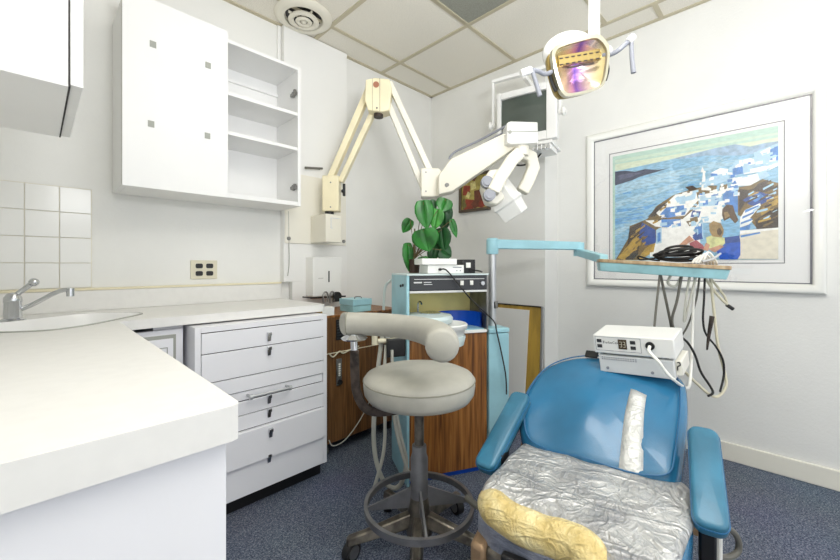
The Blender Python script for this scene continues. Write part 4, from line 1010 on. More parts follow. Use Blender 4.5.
    ('ochre', [(0.076,1.437), (0.040,1.438), (0.041,1.430), (0.074,1.428)]),
    ('rock_dark', [(0.154,1.514), (0.117,1.527), (0.117,1.522), (0.153,1.505)]),
    ('rock', [(0.060,1.361), (0.038,1.368), (0.038,1.361), (0.059,1.350)]),
    ('rock_dark', [(0.093,1.418), (0.065,1.432), (0.062,1.421), (0.091,1.408)]),
    ('rock', [(0.111,1.356), (0.069,1.374), (0.067,1.366), (0.110,1.351)]),
    ('pale_blue', [(0.086,1.472), (0.047,1.493), (0.045,1.482), (0.085,1.460)]),
    ('pale_blue', [(0.058,1.387), (0.042,1.396), (0.042,1.392), (0.061,1.381)]),
    ('pale_blue', [(0.097,1.354), (0.070,1.369), (0.068,1.360), (0.096,1.346)]),
    ('ochre', [(0.067,1.400), (0.052,1.405), (0.055,1.400), (0.067,1.391)]),
    ('pale_blue', [(0.073,1.498), (0.042,1.511), (0.041,1.504), (0.071,1.489)]),
    ('rock_dark', [(0.084,1.338), (0.064,1.346), (0.065,1.339), (0.084,1.335)]),
    ('pale_blue', [(0.122,1.398), (0.080,1.408), (0.078,1.397), (0.124,1.385)]),
    ('ochre', [(0.083,1.451), (0.038,1.470), (0.039,1.459), (0.084,1.442)]),
    ('pale_blue', [(0.158,1.494), (0.135,1.507), (0.133,1.500), (0.157,1.484)]),
    ('rock_dark', [(0.073,1.361), (0.044,1.375), (0.042,1.363), (0.071,1.349)]),
    ('pale_blue', [(0.152,1.465), (0.112,1.482), (0.112,1.475), (0.151,1.461)]),
    ('ochre', [(0.117,1.343), (0.067,1.358), (0.066,1.347), (0.117,1.331)]),
    ('ochre', [(0.062,1.420), (0.043,1.425), (0.044,1.416), (0.061,1.412)]),
    ('rock', [(0.088,1.492), (0.058,1.508), (0.057,1.489), (0.090,1.483)]),
    ('rock_dark', [(0.149,1.517), (0.102,1.524), (0.104,1.519), (0.147,1.511)]),
    ('rock_dark', [(0.170,1.451), (0.122,1.475), (0.118,1.468), (0.168,1.440)]),
    ('pale_blue', [(0.139,1.400), (0.109,1.425), (0.110,1.413), (0.139,1.390)]),
    ('rock', [(0.096,1.320), (0.058,1.338), (0.058,1.329), (0.098,1.304)]),
    ('rock_dark', [(0.142,1.483), (0.120,1.483), (0.121,1.474), (0.140,1.472)]),
    ('rock_dark', [(0.117,1.323), (0.098,1.334), (0.100,1.326), (0.119,1.318)]),
    ('pale_blue', [(0.070,1.458), (0.056,1.464), (0.056,1.457), (0.072,1.455)]),
    ('rock_dark', [(0.120,1.541), (0.077,1.560), (0.078,1.548), (0.121,1.530)]),
    ('rock_dark', [(0.110,1.459), (0.076,1.484), (0.077,1.471), (0.112,1.449)]),
    ('rock', [(0.056,1.526), (0.038,1.536), (0.038,1.527), (0.056,1.512)]),
    ('rock', [(0.067,1.414), (0.038,1.423), (0.038,1.409), (0.071,1.398)]),
    ('ochre', [(0.154,1.485), (0.116,1.501), (0.115,1.494), (0.153,1.478)]),
    ('rock_dark', [(0.103,1.537), (0.065,1.557), (0.065,1.549), (0.103,1.533)]),
    ('pale_blue', [(0.098,1.516), (0.056,1.540), (0.056,1.529), (0.097,1.505)]),
    ('rock', [(0.103,1.466), (0.055,1.481), (0.057,1.473), (0.105,1.461)]),
    ('cream_wall', [(0.235,1.293), (0.038,1.301), (0.038,1.135), (0.235,1.138)]),
    ('white', [(0.192,1.293), (0.038,1.301), (0.038,1.291), (0.192,1.276)]),
    ('blue_shade', [(0.190,1.268), (0.110,1.282), (0.108,1.274), (0.188,1.256)]),
    ('skin', [(0.483,1.217), (0.423,1.281), (0.398,1.250), (0.423,1.239), (0.457,1.207)]),
    ('rose', [(0.423,1.236), (0.389,1.252), (0.358,1.221), (0.343,1.192), (0.408,1.188)]),
    ('pale_yellow', [(0.343,1.265), (0.302,1.283), (0.255,1.257), (0.259,1.206), (0.313,1.182), (0.339,1.221)]),
    ('skin', [(0.343,1.235), (0.325,1.220), (0.334,1.186), (0.358,1.192)]),
    ('hair_light', [(0.329,1.342), (0.309,1.358), (0.275,1.341), (0.259,1.294), (0.273,1.261), (0.313,1.269), (0.327,1.301)]),
    ('hair', [(0.293,1.305), (0.279,1.318), (0.268,1.289), (0.279,1.270), (0.291,1.282)]),
    ('sky_blouse', [(0.277,1.361), (0.235,1.386), (0.192,1.356), (0.192,1.262), (0.266,1.258), (0.261,1.317)]),
    ('hair', [(0.268,1.423), (0.248,1.446), (0.222,1.438), (0.213,1.397), (0.198,1.354), (0.213,1.336), (0.235,1.369), (0.261,1.354), (0.270,1.389)]),
    ('hair_light', [(0.261,1.402), (0.246,1.406), (0.235,1.380), (0.257,1.365)]),
    ('deep_shade', [(0.259,1.260), (0.194,1.268), (0.190,1.229), (0.255,1.220)]),
    ('skirt', [(0.295,1.185), (0.257,1.226), (0.190,1.232), (0.190,1.159), (0.203,1.135), (0.279,1.136)]),
    ('skin', [(0.334,1.197), (0.279,1.218), (0.261,1.209), (0.302,1.176)]),
    ('white', [(0.629,1.184), (0.496,1.208), (0.493,1.190), (0.629,1.155)]),
]
b = MB().box((2.7365, 0.038, 1.134), (2.7385, 0.851, 1.838), 0)
for i, (k_, pts) in enumerate(ART):
    x = 2.7363 - i * 0.000012
    b.add([(x, y, z) for y, z in pts], [tuple(range(len(pts)))], KEYS.index(k_))
b.obj('artwork', ['paint_' + k_ for k_ in KEYS], t, smooth=10)
MB().box((2.7285, Y0 + 0.049, Z0 + 0.049), (2.7305, Y1 - 0.049, Z1 - 0.049)).obj('glass_pane', 'picture_glass', t)

# ------------------------------------------------------------------ boards against the corner wall
t = thing('plywood_panel', 'tall plywood panel with grey metal edge leaning on the corner wall', 'board', (2.52, 1.44, 0))
b = MB().add([(2.49, 1.255, 0), (2.49, 1.66, 0), (2.505, 1.66, 0), (2.505, 1.255, 0), (2.53, 1.255, 0.80), (2.53, 1.66, 0.80), (2.545, 1.66, 0.80), (2.545, 1.255, 0.80)], [(3, 2, 1, 0), (4, 5, 6, 7), (0, 1, 5, 4), (1, 2, 6, 5), (2, 3, 7, 6), (3, 0, 4, 7)])
b.obj('panel', 'plywood', t)
MB().add([(2.486, 1.247, 0), (2.486, 1.262, 0), (2.507, 1.262, 0), (2.507, 1.247, 0), (2.526, 1.247, 0.806), (2.526, 1.262, 0.806), (2.547, 1.262, 0.806), (2.547, 1.247, 0.806)], [(3, 2, 1, 0), (4, 5, 6, 7), (0, 1, 5, 4), (1, 2, 6, 5), (2, 3, 7, 6), (3, 0, 4, 7)]).obj('edge_strip', 'steel', t)
MB().box((2.522, 1.262, 0.80), (2.547, 1.66, 0.808)).obj('top_shadow', 'brown_bracket', t)  # brown strip painting the shadow along the panel top
b = MB().add([(2.47, 1.372, 0), (2.47, 1.66, 0), (2.482, 1.66, 0), (2.482, 1.372, 0), (2.516, 1.352, 0.775), (2.516, 1.66, 0.775), (2.526, 1.66, 0.775), (2.526, 1.352, 0.775)], [(3, 2, 1, 0), (4, 5, 6, 7), (0, 1, 5, 4), (1, 2, 6, 5), (2, 3, 7, 6), (3, 0, 4, 7)])
b.obj('white_board', 'board_paint', label='white board leaning against the plywood panel behind the pole', cat='board')

# ------------------------------------------------------------------ low wooden equipment cart
t = thing('wooden_cart', 'low dark wood equipment cart on casters behind the stool', 'cart', (1.42, 2.05, 0))
b = MB().box((1.12, 1.885, 0.075), (1.74, 2.27, 0.80)).obj('body', 'walnut_dark', t, bevel=0.002)
MB().box((1.118, 1.88, 0.80), (1.742, 2.275, 0.812)).obj('top', 'walnut', t, bevel=0.002)
b = MB().box((1.225, 1.879, 0.665), (1.62, 1.886, 0.785))
for k in range(7): b.box((1.228, 1.876, 0.672 + 0.016 * k), (1.617, 1.88, 0.680 + 0.016 * k), 1)
b.obj('vent_grille', ['black', 'charcoal'], t)
p_ = MB().box((1.226, 1.878, 0.40), (1.262, 1.886, 0.555)).obj('switch_plate', 'steel_dull', t, bevel=0.002)
b = MB()
for k in range(6): b.box((1.238, 1.874, 0.455 + 0.013 * k), (1.25, 1.879, 0.463 + 0.013 * k))
b.obj('button', 'slot_white', p_)
MB().cyl((1.244, 1.879, 0.42), (1.244, 1.862, 0.42), 0.014).obj('knob', 'black', p_)
MB().box((1.13, 1.8825, 0.592), (1.735, 1.886, 0.597)).obj('brass_line', 'cream_trim', t)
MB().tube([(1.17, 1.872, 0.60), (1.20, 1.874, 0.575), (1.24, 1.872, 0.60), (1.27, 1.874, 0.585), (1.33, 1.872, 0.602), (1.38, 1.872, 0.61)], 0.004, 6).obj('cord', 'hose_beige', t)
MB().tube([(1.487, 1.820, 0.422), (1.448, 1.830, 0.305), (1.364, 1.840, 0.173), (1.264, 1.850, 0.083), (1.190, 1.860, 0.070), (1.176, 1.880, 0.102)], 0.003, 8).obj('loose_cord', 'hose_gray', t)
for cx_, cy_ in ((1.175, 1.93), (1.68, 1.93), (1.175, 2.22), (1.68, 2.22)):
    MB().cyl((cx_ - 0.012, cy_, 0.0285), (cx_ + 0.012, cy_, 0.0285), 0.028).box((cx_ - 0.016, cy_ - 0.01, 0.03), (cx_ + 0.016, cy_ + 0.01, 0.075)).obj('caster', 'steel_dull', t)

t = thing('blue_tin_box', 'pale blue lidded tin box on top of the wooden cart', 'box', (1.41, 1.97, 0.812))
MB().box((1.359, 1.90, 0.813), (1.497, 2.045, 0.852)).obj('body', 'pale_blue_worn', t, bevel=0.002)
MB().box((1.356, 1.897, 0.854), (1.500, 2.048, 0.892)).obj('lid', 'pale_blue', t, bevel=0.002)
MB().tube([(1.405, 1.95, 0.892), (1.41, 1.95, 0.903), (1.45, 1.95, 0.903), (1.456, 1.95, 0.892)], 0.003, 6).obj('handle', 'steel_dull', t)
t = thing('small_carton', 'small white carton with tan side at the end of the countertop', 'box', (1.175, 1.91, 0.812))
MB().box((1.135, 1.884, 0.813), (1.215, 1.945, 0.862)).obj('body', 'white_plastic', t, bevel=0.002)
MB().box((1.133, 1.885, 0.814), (1.136, 1.944, 0.860)).obj('side', 'tan_board', t, label='tan cardboard side')
MB().tube([(1.527, 1.814, 0.822), (1.533, 1.808, 0.960), (1.542, 1.770, 1.005), (1.542, 1.742, 1.012)], 0.0085, 10).obj('suction_tube', 'teal_light', label='bent pale blue tube standing between the tin box and the blue unit', cat='tube')

# ------------------------------------------------------------------ blue and wood cuspidor unit
UM = frame_at((1.29, 1.35, 0), R(-27))
t = thing('cuspidor_unit', 'pale blue and wood-grain cuspidor unit with dark control panel and basin', 'dental unit', (1.29, 1.35, 0), R(-27))
MB(UM).box((0.012, 0.01, 0.03), (0.448, 0.30, 0.745)).obj('wood_front', 'walnut', t, bevel=0.002)
MB(UM).box((0.02, 0.03, 0.0), (0.44, 0.29, 0.03)).obj('plinth', 'royal_blue', t)
MB(UM).box((-0.004, 0.0, 0.0), (0.011, 0.30, 1.05)).obj('side_panel', 'pale_blue', t, bevel=0.003)
for y, z in ((0.06, 1.0), (0.10, 0.995)): MB(UM).cyl((-0.004, y, z), (-0.01, y, z), 0.007).obj('screw', 'black', t)
MB(UM).box((0.44, 0.0, 0.745), (0.452, 0.30, 1.05)).obj('side_panel', 'steel_dull', t, bevel=0.002)
MB(UM).box((0.011, 0.0, 0.745), (0.452, 0.30, 0.76)).obj('counter', 'white_plastic', t, bevel=0.003)
MB(UM).box((-0.004, -0.002, 1.05), (0.454, 0.30, 1.058)).obj('top', 'teal_light', t, bevel=0.002)
MB(UM).box((0.011, 0.004, 0.973), (0.44, 0.30, 1.049)).obj('upper_box', 'charcoal', t)
cp = MB(UM).box((0.012, -0.003, 0.975), (0.441, 0.006, 1.047)).obj('control_panel', 'charcoal', t, bevel=0.002)
b = MB(UM).box((0.035, -0.0045, 1.030), (0.425, -0.003, 1.033)).box((0.032, -0.0045, 1.012), (0.075, -0.003, 1.019)).box((0.085, -0.0045, 1.004), (0.13, -0.003, 1.007)).box((0.085, -0.0045, 1.014), (0.125, -0.003, 1.018))
b.obj('marking', 'pale_gray', cp)
for x in (0.285, 0.34):
    MB(UM).box((x, -0.009, 0.999), (x + 0.018, -0.003, 1.022)).obj('rocker_switch', 'slot_white', cp, bevel=0.001)
MB(UM).cyl((0.412, -0.003, 1.008), (0.412, -0.014, 1.008), 0.012, n=6).obj('knob', 'steel', cp)
MB(UM).box((0.011, -0.004, 0.962), (0.441, 0.02, 0.9725)).obj('panel_lip', 'pale_gray', t, bevel=0.001)
MB(UM).box((0.011, 0.2, 0.76), (0.44, 0.298, 0.972)).obj('back_panel', 'mustard', t, label='mustard yellow back panel of the recess')
# curved blue splash guard on the counter
vs = []; fs = []; N = 16
for i in range(N + 1):
    a_ = R(200 - 225 * i / N); x = 0.312 + 0.128 * math.cos(a_); y = 0.08 + 0.115 * math.sin(a_)
    for r_, z in ((1, 0.76), (1, 0.845), (0.97, 0.845), (0.97, 0.76)): vs.append((0.312 + (x - 0.312) * r_, 0.08 + (y - 0.08) * r_, z))
for i in range(N):
    for k in range(4): fs.append((4 * i + k, 4 * i + (k + 1) % 4, 4 * i + 4 + (k + 1) % 4, 4 * i + 4 + k))
MB(UM).add(vs, fs).obj('splash_guard', 'royal_blue', t)
MB(UM).prism([(0.2, 0.02), (0.435, 0.02), (0.435, 0.19), (0.2, 0.19)], 0.76, 0.764).obj('blue_tray', 'pale_blue', t)
# bowl
bw = MB(UM).lathe([(0.05, 0.0), (0.095, 0.01), (0.108, 0.05), (0.116, 0.055), (0.12, 0.075), (0.114, 0.08), (0.106, 0.07), (0.09, 0.035), (0.02, 0.025)], (0.175, -0.045, 0.735), 40).obj('bowl', 'white_plastic', t, smooth=50)
MB(UM).lathe([(0.06, 0.0), (0.10, 0.004), (0.109, 0.04), (0.108, 0.05), (0.02, 0.04)], (0.175, -0.045, 0.705), 40).obj('bowl_base', 'teal_light', t)
MB(UM).lathe([(0.09, 0.0), (0.135, 0.008), (0.14, 0.03), (0.13, 0.045), (0.09, 0.05), (0.05, 0.052), (0.01, 0.052)], (0.12, 0.06, 0.80), 40).obj('bowl_lid', 'teal_light', t)
MB(UM).lathe([(0.052, 0.0), (0.054, 0.004), (0.035, 0.008), (0.01, 0.003)], (0.145, 0.06, 0.852), 32).obj('chrome_cap', 'chrome', t)
MB(UM).box((0.06, 0.05, 0.76), (0.18, 0.19, 0.802)).obj('bowl_stand', 'teal_light', t)
MB(UM).tube([(0.105, 0.15, 0.80), (0.105, 0.15, 0.885), (0.105, 0.14, 0.905), (0.11, 0.12, 0.905), (0.113, 0.11, 0.893)], 0.005, 8).obj('cup_filler', 'chrome', t)
# handpiece holder on its left with hanging hoses
MB(UM).box((-0.11, -0.035, 0.66), (-0.02, 0.05, 0.745)).obj('holder', 'black', t, bevel=0.004)
b = MB(UM).cyl((-0.15, 0.0, 0.735), (-0.02, 0.0, 0.735), 0.012).cyl((-0.165, 0.0, 0.72), (-0.165, 0.0, 0.765), 0.014)
b.obj('fitting', 'hose_beige', t)
b = MB(UM).cyl((-0.02, 0.01, 0.755), (0.03, -0.02, 0.755), 0.011).cyl((-0.1, 0.0, 0.75), (-0.1, 0.0, 0.78), 0.012); b.obj('fitting', 'steel', t)
for pts, r_, m__ in (
    ([(1.201, 1.432, 0.772), (1.171, 1.434, 0.590), (1.151, 1.440, 0.350), (1.155, 1.436, 0.180), (1.176, 1.401, 0.064), (1.206, 1.355, 0.031), (1.226, 1.321, 0.066), (1.233, 1.300, 0.167), (1.209, 1.309, 0.276), (1.193, 1.326, 0.394)], 0.011, 'hose_gray'),
    ([(1.192, 1.398, 0.715), (1.166, 1.382, 0.530), (1.163, 1.371, 0.319), (1.150, 1.370, 0.205), (1.124, 1.383, 0.102), (1.107, 1.385, 0.061)], 0.008, 'hose_gray'),
    ([(1.193, 1.355, 0.697), (1.183, 1.336, 0.465), (1.186, 1.319, 0.328), (1.199, 1.277, 0.197), (1.214, 1.247, 0.119), (1.221, 1.240, 0.063)], 0.007, 'hose_gray')):
    MB().tube(pts, r_, 8).obj('hose', m__, t)
# blue service column beside the unit, pole and tray arm
t = thing('tray_column', 'pale blue service box with metal pole and swinging arm for the tray', 'dental unit', UM @ Vector((0.52, 0.06, 0)), R(-27))
MB(UM).box((0.456, 0.0, 0.0), (0.578, 0.16, 0.735)).obj('box', 'pale_blue', t, bevel=0.004)
MB(UM).box((0.455, -0.002, 0.738), (0.58, 0.162, 0.762)).obj('lid', 'pale_blue', t, bevel=0.004)
PB = UM @ Vector((0.532, 0.10, 0))
MB().cyl((PB.x, PB.y, 0.76), (PB.x, PB.y, 1.19), 0.022).obj('pole', 'steel', t)
MB().box((PB.x - 0.012, PB.y - 0.03, 0.86), (PB.x + 0.012, PB.y - 0.014, 0.9)).obj('clamp', 'steel_dull', t, bevel=0.003)
MB().lathe([(0.03, 0.0), (0.034, 0.006), (0.034, 0.082), (0.028, 0.09), (0.004, 0.09)], (PB.x, PB.y, 1.165), 28).obj('arm_hub', 'pale_blue', t)
JA = Vector((2.283, 0.899, 1.218)); HA = Vector((PB.x, PB.y, 1.222))
d = (JA - HA).normalized(); s = Vector((-d.y, d.x, 0)).normalized()
vs = [e + s * a * 0.026 + Vector((0, 0, c * hz)) for e, hz in ((HA, 0.027), (JA, 0.024)) for a, c in ((-1, -1), (1, -1), (1, 1), (-1, 1))]
CUBE = [(3, 2, 1, 0), (4, 5, 6, 7), (0, 1, 5, 4), (1, 2, 6, 5), (2, 3, 7, 6), (3, 0, 4, 7)]
MB().add(vs, CUBE).obj('upper_arm', 'pale_blue', t, bevel=0.005)
JB = JA + Vector((0, 0, -0.036)) 
TA = Vector((2.029, 0.672, 1.134))
d = (TA - JB).normalized(); s = Vector((-d.y, d.x, 0)).normalized()
vs = [e + s * a * 0.022 + Vector((0, 0, c * 0.022)) for e in (JB - d * 0.02, TA) for a, c in ((-1, -1), (1, -1), (1, 1), (-1, 1))]
MB().add(vs, CUBE).obj('forearm', 'pale_blue', t, bevel=0.005)
MB().cyl(JA - Vector((0, 0, 0.06)), JA + Vector((0, 0, 0.02)), 0.03).obj('joint', 'pale_blue', t)

# instrument tray on the arm
A = Vector((1.888, 0.644, 1.125)); B = Vector((2.085, 0.186, 1.090))
ux = (B - A).normalized(); uy = Vector((-ux.y, ux.x, 0)).normalized(); uz = ux.cross(uy)
TM = Matrix.Translation(A) @ Matrix(((ux.x, uy.x, uz.x, 0), (ux.y, uy.y, uz.y, 0), (ux.z, uy.z, uz.z, 0), (0, 0, 0, 1)))
L_ = (B - A).length
t = thing('instrument_tray', 'pale blue instrument tray with worn wood top on the swinging arm', 'tray', A)
poly = [(0.0, 0.02), (0.03, 0.0), (L_ * 0.55, -0.05), (L_ - 0.01, -0.05), (L_, -0.03), (L_, 0.22), (L_ - 0.03, 0.25), (0.05, 0.25), (0.0, 0.2)]
poly_in = [(L_ / 2 + (p[0] - L_ / 2) * 0.97, 0.1 + (p[1] - 0.1) * 0.93) for p in poly]
MB(TM).prism(poly_in, -0.05, -0.008, 0, [p for p in poly]).obj('body', 'pale_blue_worn', t, bevel=0.003)
MB(TM).prism([(L_ / 2 + (p[0] - L_ / 2) * 1.01, 0.1 + (p[1] - 0.1) * 1.03) for p in poly], -0.008, 0.008).obj('top', 'maple_top', t, bevel=0.002)
b = MB()
HOSES = [
    ('hose_dark', 0.006, [(1.973, 0.414, 1.072), (1.949, 0.425, 0.901), (1.928, 0.432, 0.746), (1.928, 0.432, 0.626)]),
    ('hose_dark', 0.007, [(1.985, 0.417, 1.071), (2.015, 0.400, 0.943), (2.043, 0.386, 0.828), (2.065, 0.378, 0.710), (2.090, 0.367, 0.606)]),
    ('hose_dark', 0.007, [(2.019, 0.339, 1.068), (2.015, 0.357, 0.946), (2.023, 0.378, 0.853), (2.059, 0.369, 0.782), (2.099, 0.357, 0.699)]),
    ('hose_gray', 0.006, [(2.044, 0.314, 1.063), (2.019, 0.325, 0.948), (2.013, 0.331, 0.850), (2.019, 0.310, 0.949), (2.038, 0.291, 1.055)]),
    ('hose_gray', 0.006, [(2.084, 0.302, 1.063), (2.062, 0.309, 0.856), (2.047, 0.311, 0.702), (2.019, 0.310, 0.596), (1.959, 0.315, 0.569), (1.845, 0.331, 0.646), (1.763, 0.343, 0.700)]),
    ('hose_dark', 0.005, [(2.087, 0.284, 1.063), (2.087, 0.298, 0.945), (2.074, 0.326, 0.831), (2.060, 0.354, 0.770)]),
    ('hose_beige', 0.007, [(2.056, 0.272, 1.068), (2.087, 0.241, 1.002), (2.118, 0.209, 0.949), (2.146, 0.181, 0.918)]),
    ('hose_beige', 0.006, [(2.093, 0.263, 1.068), (2.125, 0.231, 1.014), (2.150, 0.205, 0.965), (2.159, 0.196, 0.929)]),
    ('black_rubber', 0.0052, [(2.041, 0.260, 1.068), (2.038, 0.263, 0.951), (2.035, 0.266, 0.864), (2.044, 0.257, 0.803), (2.074, 0.225, 0.746), (2.095, 0.204, 0.689), (2.099, 0.201, 0.624), (2.074, 0.212, 0.553)]),
    ('hose_beige', 0.007, [(2.081, 0.247, 1.068), (2.093, 0.235, 0.905), (2.093, 0.221, 0.752), (2.111, 0.202, 0.643), (2.105, 0.194, 0.580), (2.071, 0.215, 0.536), (2.031, 0.241, 0.544), (1.986, 0.287, 0.600), (1.949, 0.324, 0.651)]),
    ('hose_gray', 0.007, [(2.011, 0.376, 1.067), (1.998, 0.389, 1.022), (2.012, 0.361, 1.009), (2.031, 0.341, 1.063)]),
]
HOSES = HOSES[:4] + HOSES[5:]
for m__, r_, pts in HOSES: MB().tube(pts, r_ * 0.82, 8).obj('hose', m__, t)
MB().tube([(2.049, 0.236, 0.882), (2.040, 0.246, 0.800), (2.034, 0.252, 0.735)], 0.010, 10, rf=lambda u: 1.0 - 0.65 * u).obj('handpiece', 'brown_bracket', t, label='brown tapered handpiece hanging from the tray')
MB().tube([(2.133, 0.194, 0.927), (2.152, 0.175, 0.909)], 0.008, 8).obj('hose_tip', 'black', t)
# things lying on the tray
def on_tray(x, y, z): return TM @ Vector((x, y, z))
b = MB(); rs = random.Random(5)
for k in range(7):
    cx_, cy_ = L_ * 0.62 + rs.uniform(-0.02, 0.03), 0.04 + rs.uniform(-0.02, 0.03); rr = rs.uniform(0.045, 0.075)
    tz = rs.uniform(-0.35, 0.35); pts = []
    for i in range(14):
        a_ = 2 * PI * i / 14; pts.append(on_tray(cx_ + rr * 1.2 * math.cos(a_), cy_ + rr * 0.7 * math.sin(a_), 0.016 + 0.007 * k * 0.8 + tz * 0.02 * (1 + math.cos(a_)) / 2 + 0.034 * (1 + math.sin(a_ + 0.5 * k)) / 2))
    b.tube(pts, 0.0055, 7, 4, True)
b.tube([on_tray(L_ * 0.5, 0.03, 0.016), on_tray(L_ * 0.42, 0.0, 0.018), on_tray(L_ * 0.33, 0.02, 0.03), on_tray(L_ * 0.36, 0.06, 0.016), on_tray(L_ * 0.5, 0.05, 0.03)], 0.004, 7)
b.obj('black_cable', 'black_rubber', label='coiled black cable lying on the instrument tray', cat='cable')
b = MB()
for k in range(4):
    cx_ = L_ * (0.8 + 0.025 * k)
    b.tube([on_tray(cx_ - 0.03, 0.0, 0.013), on_tray(cx_ - 0.01, 0.01, 0.04 + 0.008 * k), on_tray(cx_ + 0.025, 0.03, 0.03), on_tray(cx_ + 0.04, 0.06, 0.014)], 0.005, 8)
b.obj('white_tubing', 'hose_white', label='bundle of thin white tubing at the right end of the tray', cat='tubing')
MB().tube([on_tray(L_ * 0.80, -0.02, 0.02), on_tray(L_ * 0.88, -0.01, 0.035), on_tray(L_ * 0.94, 0.0, 0.062)], 0.007, 10, rf=lambda u: 1 - 0.4 * u).obj('metal_handpiece', 'steel', label='silver handpiece propped at the right end of the tray', cat='handpiece')

# ------------------------------------------------------------------ things on top of the cuspidor unit
UT = 1.059
t = thing('white_instrument', 'white electronic instrument with black plug on top of the blue unit', 'device', UM @ Vector((0.24, 0.1, UT)), R(-27))
MB(UM).box((0.12, 0.035, UT), (0.325, 0.16, UT + 0.045)).obj('body', 'white_plastic', t, bevel=0.003)
MB(UM).box((0.085, 0.025, UT + 0.046), (0.28, 0.155, UT + 0.078)).obj('lid', 'white_plastic', t, bevel=0.003)
MB(UM).box((0.26, 0.0335, UT + 0.03), (0.31, 0.0355, UT + 0.035)).box((0.28, 0.0335, UT + 0.012), (0.286, 0.0355, UT + 0.018)).box((0.3, 0.0335, UT + 0.012), (0.306, 0.0355, UT + 0.018)).obj('marking', 'gray_plastic', t)
MB(UM).cyl((0.24, 0.045, UT + 0.018), (0.24, 0.038, UT + 0.018), 0.008).obj('knob', 'gray_plastic', t)
MB(UM).cyl((0.185, 0.045, UT + 0.022), (0.185, 0.02, UT + 0.022), 0.007).obj('plug', 'black', t)
MB(UM).tube([(0.185, 0.022, UT + 0.022), (0.205, -0.01, UT + 0.018), (0.26, -0.03, UT - 0.05), (0.33, -0.035, UT - 0.13), (0.42, -0.035, UT - 0.21), (0.475, -0.025, UT - 0.26), (0.49, -0.02, UT - 0.31), (0.52, -0.02, UT - 0.43), (0.545, -0.02, UT - 0.55), (0.55, -0.02, UT - 0.65)], 0.0038, 8).obj('power_cord', 'black_rubber', t)
t = thing('black_adapter', 'small black box with white switch beside the white instrument', 'device', UM @ Vector((0.37, 0.1, UT)), R(-27))
MB(UM).box((0.33, 0.07, UT), (0.41, 0.16, UT + 0.075)).obj('body', 'black', t, bevel=0.004)
MB(UM).box((0.353, 0.067, UT + 0.03), (0.38, 0.0705, UT + 0.058)).obj('switch', 'slot_white', t, bevel=0.001)
MB(UM).tube([(0.375, 0.068, UT + 0.018), (0.385, 0.04, UT + 0.016), (0.41, 0.03, UT + 0.014), (0.44, 0.05, UT + 0.006)], 0.004, 8).obj('cord', 'black_rubber', t)

# plant
PC = UM @ Vector((0.11, 0.235, UT))
t = thing('potted_plant', 'leafy green houseplant with heart-shaped leaves on top of the blue unit', 'plant', PC)
MB().lathe([(0.028, 0.0), (0.034, 0.07), (0.038, 0.075), (0.034, 0.078), (0.02, 0.066)], (PC.x, PC.y, UT), 24).obj('pot', 'pot_brown', t)
MB().cyl((PC.x, PC.y, UT + 0.06), (PC.x + 0.005, PC.y, UT + 0.25), 0.006, 0.004).obj('stem', 'stem', t)
def leaf(c, w, h, ang, tilt, yaw, m__):
    """heart-shaped leaf hanging from its notch, folded at the midrib"""
    out = [(0, 0.42), (0.16, 0.5), (0.34, 0.47), (0.47, 0.3), (0.5, 0.08), (0.42, -0.14), (0.26, -0.34), (0.1, -0.47), (0, -0.53)]
    M_ = Matrix.Translation(c) @ VIEW @ Matrix.Rotation(ang, 4, 'Z') @ Matrix.Rotation(yaw, 4, 'Y') @ Matrix.Rotation(tilt, 4, 'X')
    vs = []; fs = []; K = len(out)
    for side in (1, -1):
        base = len(vs)
        for f in (0.0, 0.4, 0.8, 1.0):
            for x, y in out:
                xx = x * f * side; droop = -0.16 * y * y - 0.0
                vs.append((xx * w, y * h, (0.06 * abs(xx) - 0.3 * xx * xx) * w + droop * h * 0.6))
        for q in range(3):
            for i in range(K - 1):
                f_ = (base + q * K + i, base + q * K + i + 1, base + (q + 1) * K + i + 1, base + (q + 1) * K + i)
                fs.append(f_ if side > 0 else f_[::-1])
    lf = MB(M_).add(vs, fs)
    o = lf.obj('leaf', m__, t, smooth=60)
    sl = o.modifiers.new('solid', 'SOLIDIFY'); sl.thickness = 0.0012
    return M_ @ Vector((0, 0.42 * h, 0))
px_ = 0.0057
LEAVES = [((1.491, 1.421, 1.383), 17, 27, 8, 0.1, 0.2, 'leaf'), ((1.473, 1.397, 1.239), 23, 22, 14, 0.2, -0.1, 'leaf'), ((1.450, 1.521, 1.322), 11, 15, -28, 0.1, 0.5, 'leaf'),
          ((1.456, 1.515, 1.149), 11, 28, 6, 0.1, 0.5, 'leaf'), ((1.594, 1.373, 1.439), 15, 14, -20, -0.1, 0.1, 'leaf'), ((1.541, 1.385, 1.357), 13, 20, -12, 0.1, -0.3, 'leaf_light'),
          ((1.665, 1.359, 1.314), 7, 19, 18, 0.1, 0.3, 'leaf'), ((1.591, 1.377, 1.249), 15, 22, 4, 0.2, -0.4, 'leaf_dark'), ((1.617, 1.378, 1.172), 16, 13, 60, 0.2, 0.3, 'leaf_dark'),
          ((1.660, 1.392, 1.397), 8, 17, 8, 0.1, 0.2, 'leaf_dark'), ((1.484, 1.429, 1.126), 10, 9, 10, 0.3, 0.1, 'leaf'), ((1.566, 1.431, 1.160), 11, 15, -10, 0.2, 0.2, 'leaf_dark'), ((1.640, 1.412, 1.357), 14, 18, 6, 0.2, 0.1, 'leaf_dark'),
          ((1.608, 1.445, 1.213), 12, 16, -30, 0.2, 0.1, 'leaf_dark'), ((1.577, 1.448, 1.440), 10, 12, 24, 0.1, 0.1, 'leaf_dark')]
PT = Vector((PC.x, PC.y, UT + 0.08))
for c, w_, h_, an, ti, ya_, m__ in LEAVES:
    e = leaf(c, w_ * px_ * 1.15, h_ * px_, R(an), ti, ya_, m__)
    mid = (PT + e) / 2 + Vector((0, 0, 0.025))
    MB().tube([PT, mid, e], 0.0022, 6).obj('stalk', 'stem', t)

